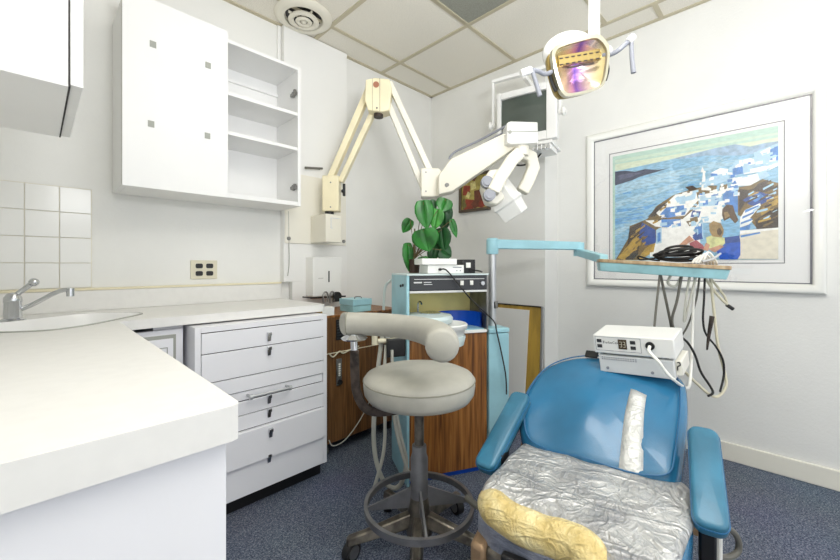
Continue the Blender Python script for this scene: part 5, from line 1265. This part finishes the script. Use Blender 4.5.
# ------------------------------------------------------------------ ceiling-pole dental lamp
LC = Vector((1.467, 0.574, 1.87))
t = thing('dental_lamp', 'white dental operating light with gold reflector hung from a ceiling pole', 'lamp', (1.505, 0.535, 1.7))
MB().cyl((1.505, 0.535, 1.95), (1.505, 0.535, CZ), 0.021).obj('pole', 'white_enamel', t)
MB().lathe([(0.06, 0.0), (0.06, -0.012), (0.03, -0.03), (0.022, -0.03)], (1.505, 0.535, CZ), 28).obj('ceiling_cap', 'white_enamel', t)
LM = Matrix.Translation(LC) @ VIEW @ Matrix.Rotation(R(12), 4, 'X')
k_ = 0.003856
out = [((x - 578) * k_ * 0.93 - 0.006, (66.5 - y) * k_) for x, y in ((546.5, 56), (549, 51), (557, 47.5), (575, 43), (590, 40), (597, 42), (604, 48.5), (607, 56), (607, 70), (605.5, 82), (601, 88.5), (588, 93), (568, 96.5), (562, 95), (557, 89), (551, 75), (547, 62))]
out = [(p.x, p.y) for p in spline([(a, c, 0) for a, c in out], 3, True)]
n_ = len(out)
inn = [(a * 0.9, c * 0.88 - 0.003) for a, c in out]
b = MB(LM); vs = [(a, c, z) for pts, z in ((out, 0.0), (out, 0.028), (inn, 0.03), (inn, 0.0)) for a, c in pts]
b.add(vs, [(i * n_ + k, i * n_ + (k + 1) % n_, ((i + 1) % 4) * n_ + (k + 1) % n_, ((i + 1) % 4) * n_ + k) for i in range(4) for k in range(n_)]).obj('face_rim', 'clear_rim', t, smooth=50)
b = MB(LM); vs = []; fs = []
for q, z in ((1.0, 0.012), (0.75, -0.012), (0.45, -0.03), (0.15, -0.038)):
    for a, c in inn: vs.append((a * q, c * q, z))
for i in range(3):
    for k in range(n_): fs.append((i * n_ + k, i * n_ + (k + 1) % n_, (i + 1) * n_ + (k + 1) % n_, (i + 1) * n_ + k))
fs.append(tuple(3 * n_ + k for k in range(n_)))
rf_ = b.add(vs, fs).obj('reflector', 'dichroic', t, smooth=60, label='gold and violet dichroic reflector')
rf_.data.attributes.new('coating_band', 'FLOAT', 'POINT').data.foreach_set('value', [0.5 + p[0] / 0.22 for p in vs])
b = MB(LM @ Matrix.Rotation(R(9), 4, 'Z')).box((-0.08, 0.012, -0.02), (0.08, 0.048, 0.004), 0)
for r0 in (0.034, 0.012):
    for k in range(7): b.box((-0.078 + 0.023 * k, r0, 0.003), (-0.064 + 0.023 * k, r0 + 0.005, 0.0065), 1)
b.box((-0.05, -0.004, 0.0), (0.05, 0.002, 0.014), 1)
b.obj('bulb_holder', ['gold_glass', 'brown_bracket'], t, bevel=0.002)
MB(LM).ball((-0.006, 0.078, -0.105), (0.108, 0.078, 0.085), 28).obj('housing', 'white_enamel', t)
MB(LM).prism([(a * 0.96, c * 0.94) for a, c in out], -0.07, -0.042).obj('back_shell', 'gold_glass', t, bevel=0.006)
b = MB(LM).cyl((0.09, 0.05, -0.02), (0.118, 0.055, -0.02), 0.022); b.obj('pivot', 'white_enamel', t)
for pts, grip, cap in (
    ([(1.380, 0.649, 1.841), (1.345, 0.656, 1.823), (1.308, 0.666, 1.824), (1.283, 0.677, 1.823)], [(1.283, 0.677, 1.823), (1.293, 0.666, 1.775), (1.303, 0.656, 1.727)], [(1.254, 0.706, 1.810), (1.280, 0.679, 1.823)]),
    ([(1.519, 0.507, 1.906), (1.521, 0.476, 1.899), (1.521, 0.448, 1.906), (1.536, 0.418, 1.934)], [(1.538, 0.415, 1.934), (1.541, 0.413, 1.867), (1.545, 0.409, 1.812)], [(1.531, 0.423, 1.926), (1.544, 0.410, 1.946)])):
    h = MB().tube(pts, 0.0085, 10).obj('handle', 'gray_plastic', t)
    MB().tube(grip, 0.0085, 10, rf=lambda u: 0.85 + 0.2 * u).obj('grip', 'gray_plastic', h)
    MB().tube(cap, 0.013, 12, 0).obj('cap', 'white_enamel', h)
for q in ((549, 84), (603.5, 72)):
    pass
MB(LM).tube([(0.098, 0.03, -0.01), (0.112, -0.01, -0.01), (0.104, -0.05, -0.005)], 0.008, 8).tube([(-0.112, -0.02, -0.01), (-0.1, -0.06, -0.005), (-0.085, -0.09, 0.0)], 0.007, 8).obj('yoke', 'black', t)

# ------------------------------------------------------------------ stool
SC = (1.049, 1.031)
t = thing('operator_stool', 'grey vinyl dental stool with curved padded torso arm and foot ring', 'stool', (SC[0], SC[1], 0))
c3 = (SC[0], SC[1], 0)
MB().lathe([(0.05, 0.584), (0.17, 0.584), (0.20, 0.592), (0.213, 0.612), (0.217, 0.642), (0.2165, 0.660), (0.207, 0.676), (0.18, 0.688), (0.12, 0.695), (0.05, 0.697), (0.01, 0.697)], c3, 64).obj('seat', 'vinyl_gray', t, smooth=60)
MB().tube([(SC[0] + 0.2165 * math.cos(2 * PI * i / 40), SC[1] + 0.2165 * math.sin(2 * PI * i / 40), 0.66) for i in range(40)], 0.0026, 6, 0, True).obj('seam', 'seam_gray', t)
MB().lathe([(0.1, 0.555), (0.1, 0.584), (0.02, 0.584)], c3, 24).obj('seat_plate', 'stool_metal', t)
MB().cyl((SC[0], SC[1], 0.34), (SC[0], SC[1], 0.56), 0.0185).obj('piston', 'stool_metal', t)
MB().lathe([(0.034, 0.19), (0.034, 0.35), (0.028, 0.37), (0.028, 0.40), (0.02, 0.402)], c3, 24).obj('column', 'stool_ring', t)
MB().lathe([(0.2, 0.158), (0.213, 0.158), (0.214, 0.183), (0.2, 0.183), (0.2, 0.158)], c3, 64, cap=False).obj('foot_ring', 'stool_ring', t)
for a_ in (134, -46, -136, 44):
    M_ = Matrix.Translation((SC[0], SC[1], 0)) @ Matrix.Rotation(R(a_ + 8), 4, 'Z') @ Matrix.Rotation(R(90), 4, 'X')
    MB(M_).prism([(0.02, 0.16), (0.205, 0.162), (0.205, 0.172), (0.03, 0.24), (0.02, 0.24)], -0.004, 0.004).obj('spoke', 'stool_ring', t)
MB().lathe([(0.05, 0.06), (0.055, 0.1), (0.045, 0.14), (0.034, 0.2), (0.02, 0.2)], c3, 24).obj('base_hub', 'stool_metal', t)
for k in range(5):
    a_ = R(149 - 72 * k)
    M_ = Matrix.Translation((SC[0], SC[1], 0)) @ Matrix.Rotation(a_, 4, 'Z')
    pts = [(0.02, 0.028, 0.10, 0.15), (0.12, 0.026, 0.085, 0.125), (0.22, 0.022, 0.07, 0.10), (0.268, 0.022, 0.064, 0.092), (0.28, 0.014, 0.06, 0.084)]
    vs = []; fs = []
    for x, hw, za, zb in pts:
        vs += [(x, -hw, za), (x, hw, za), (x, hw * 0.6, zb), (x, -hw * 0.6, zb)]
    for i in range(4):
        for q in range(4): fs.append((4 * i + q, 4 * i + (q + 1) % 4, 4 * i + 4 + (q + 1) % 4, 4 * i + 4 + q))
    fs += [(3, 2, 1, 0), (16, 17, 18, 19)]
    lg = MB(M_).add(vs, fs).obj('leg', 'stool_metal', t, bevel=0.005)
    sw = Matrix.Translation((0.262, 0, 0)) @ Matrix.Rotation(R((40, -30, 70, 10, 55)[k]), 4, 'Z')
    b = MB(M_ @ sw).cyl((0, -0.015, 0.0355), (0, 0.015, 0.0355), 0.035, n=28).cyl((0, 0.0151, 0.0355), (0, 0.018, 0.0355), 0.024, n=24, m=1).cyl((0, -0.018, 0.0355), (0, -0.0151, 0.0355), 0.024, n=24, m=1)
    b.cyl((0, 0, 0.06), (0, 0, 0.078), 0.011, m=1)
    b.obj('caster', ['black_rubber', 'steel_dull'], lg)
# torso arm
acx, acy = Vector((1.06, 1.02)), None
fr = Vector((0.7146, 0.6995)); rt = Vector((0.6995, -0.7146))
def cam_pt(r_, d_, z): p = rt * r_ + fr * d_; return (p.x, p.y, z)
arc = [cam_pt(-0.295, 1.455, 0.875)] + [cam_pt(-0.27 + 0.335 * math.cos(R(a_)), 1.125 + 0.335 * math.sin(R(a_)), 0.875) for a_ in (92, 83, 72, 60, 48, 36, 24, 12, 0)] + [cam_pt(0.062, 1.06, 0.872)]
def endround(u):
    e = min(u, 1 - u) / 0.04
    g = 1 + 0.14 * max(0, u - 0.5) * 2
    return g if e >= 1 else g * (0.8 + 0.2 * math.sqrt(max(0, 1 - (1 - e) ** 2)))
pad = MB().tube(arc, 0.044, 20, 5, rf=endround)
pad.obj('torso_arm_pad', 'vinyl_gray', t, smooth=60)
b = MB()
for q, p in ((0, arc[1]), (1, arc[-2])):
    d = (Vector(arc[2]) - Vector(arc[0])).normalized() if q == 0 else (Vector(arc[-1]) - Vector(arc[-3])).normalized()
    a = d.orthogonal().normalized(); c = d.cross(a)
    b.tube([Vector(p) + (a * math.cos(2 * PI * i / 24) + c * math.sin(2 * PI * i / 24)) * 0.0438 for i in range(24)], 0.002, 6, 0, True)
b.obj('pad_seam', 'seam_gray', t)
bp = [cam_pt(0.0, 1.45, 0.563), cam_pt(-0.086, 1.42, 0.556), cam_pt(-0.16, 1.40, 0.556), cam_pt(-0.205, 1.395, 0.575), cam_pt(-0.232, 1.395, 0.625), cam_pt(-0.24, 1.395, 0.68), cam_pt(-0.244, 1.40, 0.785)]
P = spline(bp, 5); vs = []; fs = []
for i, p in enumerate(P):
    d = (P[min(i + 1, len(P) - 1)] - P[max(i - 1, 0)]).normalized(); f3 = Vector((fr.x, fr.y, 0)); s = d.cross(f3).normalized()
    for a, c in ((-1, -1), (1, -1), (1, 1), (-1, 1)): vs.append(p + s * a * 0.0165 + f3 * c * 0.006)
for i in range(len(P) - 1):
    for q in range(4): fs.append((4 * i + q, 4 * i + (q + 1) % 4, 4 * i + 4 + (q + 1) % 4, 4 * i + 4 + q))
fs += [(3, 2, 1, 0), tuple(4 * (len(P) - 1) + q for q in range(4))]
MB().add(vs, fs).obj('arm_bracket', 'brown_bracket', t, bevel=0.003)
MB().cyl(cam_pt(-0.245, 1.408, 0.765), cam_pt(-0.25, 1.42, 0.84), 0.013).lathe([(0.045, 0.0), (0.05, 0.006), (0.03, 0.02), (0.01, 0.02)], cam_pt(-0.25, 1.43, 0.82), 20).obj('arm_post', 'chrome', t)

# ------------------------------------------------------------------ dental chair
CM = frame_at((1.30, 0.46, 0), R(10))
t = thing('dental_chair', 'blue vinyl dental chair patched with silver tape, reclined beside the stool', 'dental chair', (1.30, 0.46, 0), R(10))
BM_ = CM @ Matrix.Translation((0, 0, 0.46)) @ Matrix.Rotation(R(-32), 4, 'Y')
ol = [(-0.045, 0.05), (-0.045, 0.15), (-0.02, 0.225), (0.06, 0.262), (0.17, 0.282), (0.28, 0.27), (0.36, 0.235), (0.415, 0.18), (0.45, 0.11), (0.465, 0.03)]
ol = ol + [(0.465, -0.04), (0.458, -0.12), (0.44, -0.19), (0.40, -0.255), (0.30, -0.268), (0.17, -0.262), (0.06, -0.252), (-0.02, -0.235), (-0.045, -0.16), (-0.045, -0.05)]
ol = [(p.x * 1.02 + 0.004, p.y * (1.07 if p.y > 0 else 0.965)) for p in spline([(a, c, 0) for a, c in ol], 4, True)]
bk = MB(BM_).pillow(ol, -0.11, 0.016, 0.045, 0.022, wob=lambda x, y: 0.010 * math.sin(26 * y + 0.6) * math.exp(-((x - 0.1) / 0.13) ** 2)).obj('backrest', 'vinyl_blue', t, smooth=60)
pip = [(0.205 + (a - 0.205) * 0.93, c * 0.91) for a, c in ol]
MB(BM_).tube([(a, c, 0.0205 + 0.010 * math.sin(26 * c + 0.6) * math.exp(-((a - 0.1) / 0.13) ** 2)) for a, c in pip], 0.0032, 6, 0, True).obj('seam', 'vinyl_seam', bk)
MB(BM_).box((-0.02, -0.20, -0.15), (0.42, 0.20, -0.12)).obj('back_plate', 'steel_dull', t, bevel=0.01)
# tape strip over the split
vs = []; fs = []; N = 14
for i in range(N + 1):
    u = i / N; x = 0.285 - 0.335 * u; yc = -0.110 + 0.004 * math.sin(u * 5) + 0.008 * u; hw = 0.026 + 0.008 * u
    zz = 0.041 - 0.02 * (((x - 0.205) / 0.25) ** 2) + 0.001 * math.sin(i * 2.1) + 0.010 * math.sin(26 * yc + 0.6) * math.exp(-((x - 0.1) / 0.13) ** 2)
    if x < 0.0: zz = 0.041 - 0.02 * 0.67 - 0.006 - (0.0 - x) * 0.55
    for q in (-1, -0.4, 0.3, 1): vs.append((x + 0.01 * q * (i == 0), yc + hw * q, zz - 0.004 * abs(q) + 0.0008 * math.sin(i * 3 + q * 4)))
for i in range(N):
    for q in range(3): fs.append((4 * i + q, 4 * i + q + 1, 4 * i + 5 + q, 4 * i + 4 + q))
tp = MB(BM_).add(vs, fs).obj('tape_strip', 'tape_strip', t, smooth=60, label='silver tape strip patched over the backrest')
sl = tp.modifiers.new('solid', 'SOLIDIFY'); sl.thickness = 0.004
# seat
so = [(0.05, 0.0), (0.05, 0.17), (0.03, 0.235), (-0.05, 0.25), (-0.2, 0.25), (-0.33, 0.245), (-0.37, 0.215), (-0.38, 0.1), (-0.385, -0.04), (-0.45, -0.12), (-0.47, -0.18), (-0.45, -0.22), (-0.40, -0.235), (-0.2, -0.258), (-0.05, -0.262), (0.03, -0.245), (0.05, -0.17)]
so = [(p.x, p.y) for p in spline([(a, c, 0) for a, c in so], 5, True)]
MB(CM).pillow(so, 0.33, 0.438, 0.035, 0.0).obj('seat', 'vinyl_blue', t, smooth=60)
to = [(0.055, 0.0), (0.06, 0.13), (0.05, 0.215), (0.01, 0.245), (-0.1, 0.258), (-0.22, 0.262), (-0.32, 0.257), (-0.365, 0.225), (-0.38, 0.1), (-0.385, -0.04), (-0.44, -0.10), (-0.475, -0.14), (-0.465, -0.205), (-0.36, -0.228), (-0.25, -0.245), (-0.12, -0.268), (-0.03, -0.268), (0.03, -0.25), (0.05, -0.2), (0.052, -0.1)]
to = [(p.x, p.y) for p in spline([(a, c, 0) for a, c in to], 6, True)]
def wob(x, y): return 0.004 * math.sin(31 * x + 17 * y) * math.sin(23 * y - 11 * x) + 0.001 * math.sin(63 * x - 40 * y)
tc_ = MB(CM).pillow(to, 0.40, 0.452, 0.03, 0.006, wob=wob).obj('tape_cover', 'duct_tape', t, smooth=60, label='crumpled silver duct tape over the seat')
# yellow padded roll along the front edge
rp = [(-0.30, 0.225, 0.385), (-0.335, 0.218, 0.405), (-0.367, 0.19, 0.415), (-0.387, 0.13, 0.414), (-0.391, 0.06, 0.415), (-0.391, 0.01, 0.42), (-0.395, -0.03, 0.425), (-0.41, -0.062, 0.415), (-0.432, -0.075, 0.385), (-0.44, -0.075, 0.34)]
MB(CM).tube([CM.inverted() @ (CM @ Vector(p)) for p in rp], 0.045, 20, 6, rf=lambda u: 0.72 + 0.28 * min(1, min(u, 1 - u) / 0.1) ** 0.5 + 0.025 * math.sin(u * 37)).obj('front_roll', 'yellow_wrap', t, smooth=60, label='yellow plastic-wrapped pad on the front edge')
MB(CM).prism([(-0.33, 0.262), (-0.375, 0.245), (-0.41, 0.19), (-0.425, 0.06), (-0.43, -0.06), (-0.45, -0.11), (-0.36, -0.13), (-0.29, 0.262)], 0.28, 0.395).obj('front_apron', 'tape_dark', t, bevel=0.012)
MB(CM @ Matrix.Translation((-0.425, 0.06, 0.335)) @ Matrix.Rotation(R(5), 4, 'Z')).box((-0.016, -0.11, -0.02), (0.01, 0.09, 0.024)).obj('slot', 'black', t, bevel=0.006)
# arms
for s_, xa, za, xb, zb in ((1, 0.10, 0.602, -0.195, 0.430), (-1, 0.09, 0.607, -0.18, 0.457)):
    yy = 0.285 * s_ if s_ > 0 else -0.292
    dx, dz = xb - xa, zb - za; L2 = math.hypot(dx, dz); an = math.atan2(za - zb, xa - xb)
    AM = CM @ Matrix.Translation((xa, yy, za)) @ Matrix.Rotation(R(-6 if s_ > 0 else 1), 4, 'Z') @ Matrix.Rotation(-an, 4, 'Y')
    o_ = rrect(-L2 - 0.005, 0.0, -0.038, 0.038, 0.026, 6)
    ap = MB(AM).pillow(o_, -0.05, 0.0, 0.012, 0.004, rb=0.012).obj('armrest', 'vinyl_arm', t, smooth=60)
    MB(AM).tube([(a, c * 1.0, -0.018) for a, c in rrect(-L2 - 0.006, 0.001, -0.0385, 0.0385, 0.0265, 6)], 0.0022, 6, 0, True).obj('seam', 'vinyl_seam', ap)
    b = MB(AM).box((-L2 + 0.05, -0.02, -0.085), (-0.05, 0.02, -0.05)); b.obj('arm_rail', 'black', t, bevel=0.006)
    MB(CM).box((-0.14, yy - 0.018, 0.30), (-0.07, yy + 0.018, 0.45)).obj('arm_post', 'black', t, bevel=0.006)
MB(BM_).box((0.44, 0.05, 0.018), (0.478, 0.10, 0.027)).obj('headrest_bracket', 'black', t, bevel=0.004)
MB(CM).add([(0.02, -0.285, 0.30), (0.05, -0.285, 0.30), (0.05, -0.262, 0.30), (0.02, -0.262, 0.30), (0.17, -0.295, 0.50), (0.2, -0.295, 0.50), (0.2, -0.27, 0.50), (0.17, -0.27, 0.50)], CUBE).obj('side_rail', 'bronze_strip', t, bevel=0.003)
MB(CM).add([(0.02, 0.262, 0.30), (0.05, 0.262, 0.30), (0.05, 0.285, 0.30), (0.02, 0.285, 0.30), (0.2, 0.262, 0.53), (0.23, 0.262, 0.53), (0.23, 0.285, 0.53), (0.2, 0.285, 0.53)], CUBE).obj('side_rail', 'bronze_strip', t, bevel=0.003)
# base
MB(CM).box((-0.42, -0.21, 0.25), (0.10, 0.21, 0.335)).obj('seat_frame', 'stool_metal', t, bevel=0.015)
MB(CM).prism([(-0.43, 0.245), (-0.30, 0.262), (-0.10, 0.262), (-0.10, 0.22), (-0.43, 0.2)], 0.24, 0.34).obj('side_cover', 'bronze_strip', t, bevel=0.012)
MB(CM).prism(rrect(-0.2, 0.16, -0.15, 0.15, 0.05), 0.05, 0.26).obj('pedestal', 'charcoal', t, bevel=0.01)
MB(CM).prism(rrect(-0.38, 0.42, -0.22, 0.22, 0.08), 0.0, 0.05).obj('base_plate', 'charcoal', t, bevel=0.012)
MB().tube([(1.136, 0.869, 0.228), (1.136, 0.841, 0.221), (1.140, 0.808, 0.215), (1.144, 0.776, 0.225)], 0.012, 10).obj('lever', 'hose_dark', t)
MB().tube([(1.257, 0.145, 0.419), (1.305, 0.125, 0.395), (1.350, 0.107, 0.362), (1.373, 0.099, 0.327), (1.369, 0.102, 0.301), (1.338, 0.119, 0.295), (1.290, 0.140, 0.313), (1.242, 0.160, 0.339)], 0.008, 10).obj('hose_loop', 'hose_dark', t)
MB().tube([(1.270, 0.132, 0.424), (1.270, 0.132, 0.371), (1.270, 0.132, 0.265)], 0.008, 10, 0).obj('rod', 'hose_white', t)

# ------------------------------------------------------------------ devices on the headrest
DM = Matrix.Translation((1.590, 0.540, 0.676)) @ Matrix.Rotation(R(-89.5), 4, 'Z') @ Matrix.Rotation(R(8), 4, 'X') @ Matrix.Rotation(R(-4), 4, 'Y')
t = thing('gray_power_box', 'pale grey ventilated box resting on the top of the chair back', 'device', DM.translation)
MB(DM).box((0.0, 0.0, 0.0), (0.255, 0.17, 0.069)).obj('case', 'pale_gray', t, bevel=0.003)
b = MB(DM)
for i in range(15):
    for j in range(2): b.box((0.012 + 0.0085 * i, -0.0012, 0.052 + 0.007 * j), (0.017 + 0.0085 * i, 0.001, 0.0555 + 0.007 * j))
b.obj('vent_holes', 'gray_plastic', t)
for x in (0.03, 0.185): MB(DM).cyl((x, 0.001, 0.018), (x, -0.003, 0.018), 0.0055).obj('screw', 'gray_plastic', t)
MB(DM).box((0.2545, 0.02, 0.01), (0.275, 0.15, 0.064)).obj('side_cover', 'cream', t, bevel=0.003, label='cream plastic side cover with cracked edge')
MB(DM).tube([(0.262, 0.019, 0.058), (0.268, 0.018, 0.06), (0.27, 0.018, 0.05), (0.262, 0.018, 0.044), (0.26, 0.018, 0.03)], 0.002, 6).obj('crack', 'gap_dark', t)
T2 = DM @ Matrix.Translation((-0.012, -0.004, 0.0775))
t = thing('white_scaler_unit', 'white control unit with small display stacked on the grey box', 'device', T2.translation)
MB(T2).box((0.0, 0.0, 0.0), (0.275, 0.16, 0.073)).obj('case', 'white_plastic', t, bevel=0.004)
for x in (0.03, 0.24):
    for y in (0.03, 0.13): MB(T2).cyl((x, y, -0.008), (x, y, 0.0), 0.01).obj('rubber_foot', 'black', t)
b = MB(T2)
for a, c in (((0.008, 0.012), (0.17, 0.0132)), ((0.008, 0.066), (0.17, 0.0672)), ((0.008, 0.012), (0.0092, 0.067)), ((0.1688, 0.012), (0.17, 0.067))): b.box((a[0], -0.0012, a[1]), (c[0], 0.001, c[1]))
b.obj('panel_outline', 'gray_plastic', t)
for x in (0.014, 0.134):
    for z in (0.023, 0.044):
        MB(T2).box((x, -0.002, z), (x + 0.018, 0.001, z + 0.013)).obj('button', 'charcoal', t, bevel=0.001)
mat('display', (78, 66, 52), 0.2); mat('digit', (196, 190, 170), 0.4)
ds = MB(T2).box((0.092, -0.002, 0.022), (0.122, 0.001, 0.06)).obj('display', 'display', t, bevel=0.001)
b = MB(T2)
for dx in (0.097, 0.109):
    for a, c in (((0, 0.03), (0.008, 0.0315)), ((0, 0.04), (0.008, 0.0415)), ((0, 0.05), (0.008, 0.0515)), ((0.0065, 0.03), (0.008, 0.0515))): b.box((dx + a[0], -0.0026, a[1]), (dx + c[0], -0.0018, c[1]))
b.obj('digits', 'digit', ds)
text('TurboCast', 0.0135, T2 @ Matrix.Translation((0.066, -0.0004, 0.045)) @ Matrix.Rotation(R(90), 4, 'X'), 'charcoal', t)
MB(T2).prism([(0.036, 0.0), (0.040, 0.0), (0.040, 0.001), (0.036, 0.001)], 0.04, 0.052).obj('logo', 'gray_plastic', t)
MB(T2 @ Matrix.Translation((0.2, 0, 0.043)) @ Matrix.Rotation(R(90), 4, 'X')).lathe([(0.015, 0.0), (0.015, 0.004), (0.009, 0.005), (0.002, 0.003)], (0, 0, 0), 24).obj('socket', 'black', t)
c0 = T2 @ Vector((0.2, -0.006, 0.043))
MB().tube([c0, T2 @ Vector((0.203, -0.03, 0.03)), (1.516, 0.324, 0.768), (1.533, 0.307, 0.734), (1.569, 0.284, 0.696), (1.756, 0.279, 0.629), (1.922, 0.295, 0.620), (2.025, 0.304, 0.728), (2.053, 0.304, 0.902), (2.059, 0.298, 1.054)], 0.0055, 10).obj('cable', 'hose_white', t, label='white cable looping up to the tray')
MB().tube([(1.919, 0.326, 0.797), (1.965, 0.309, 0.767), (1.998, 0.289, 0.713), (2.016, 0.271, 0.640), (2.031, 0.241, 0.582), (2.027, 0.231, 0.556), (2.000, 0.244, 0.546)], 0.0048, 8).obj('cord', 'black_rubber', t)
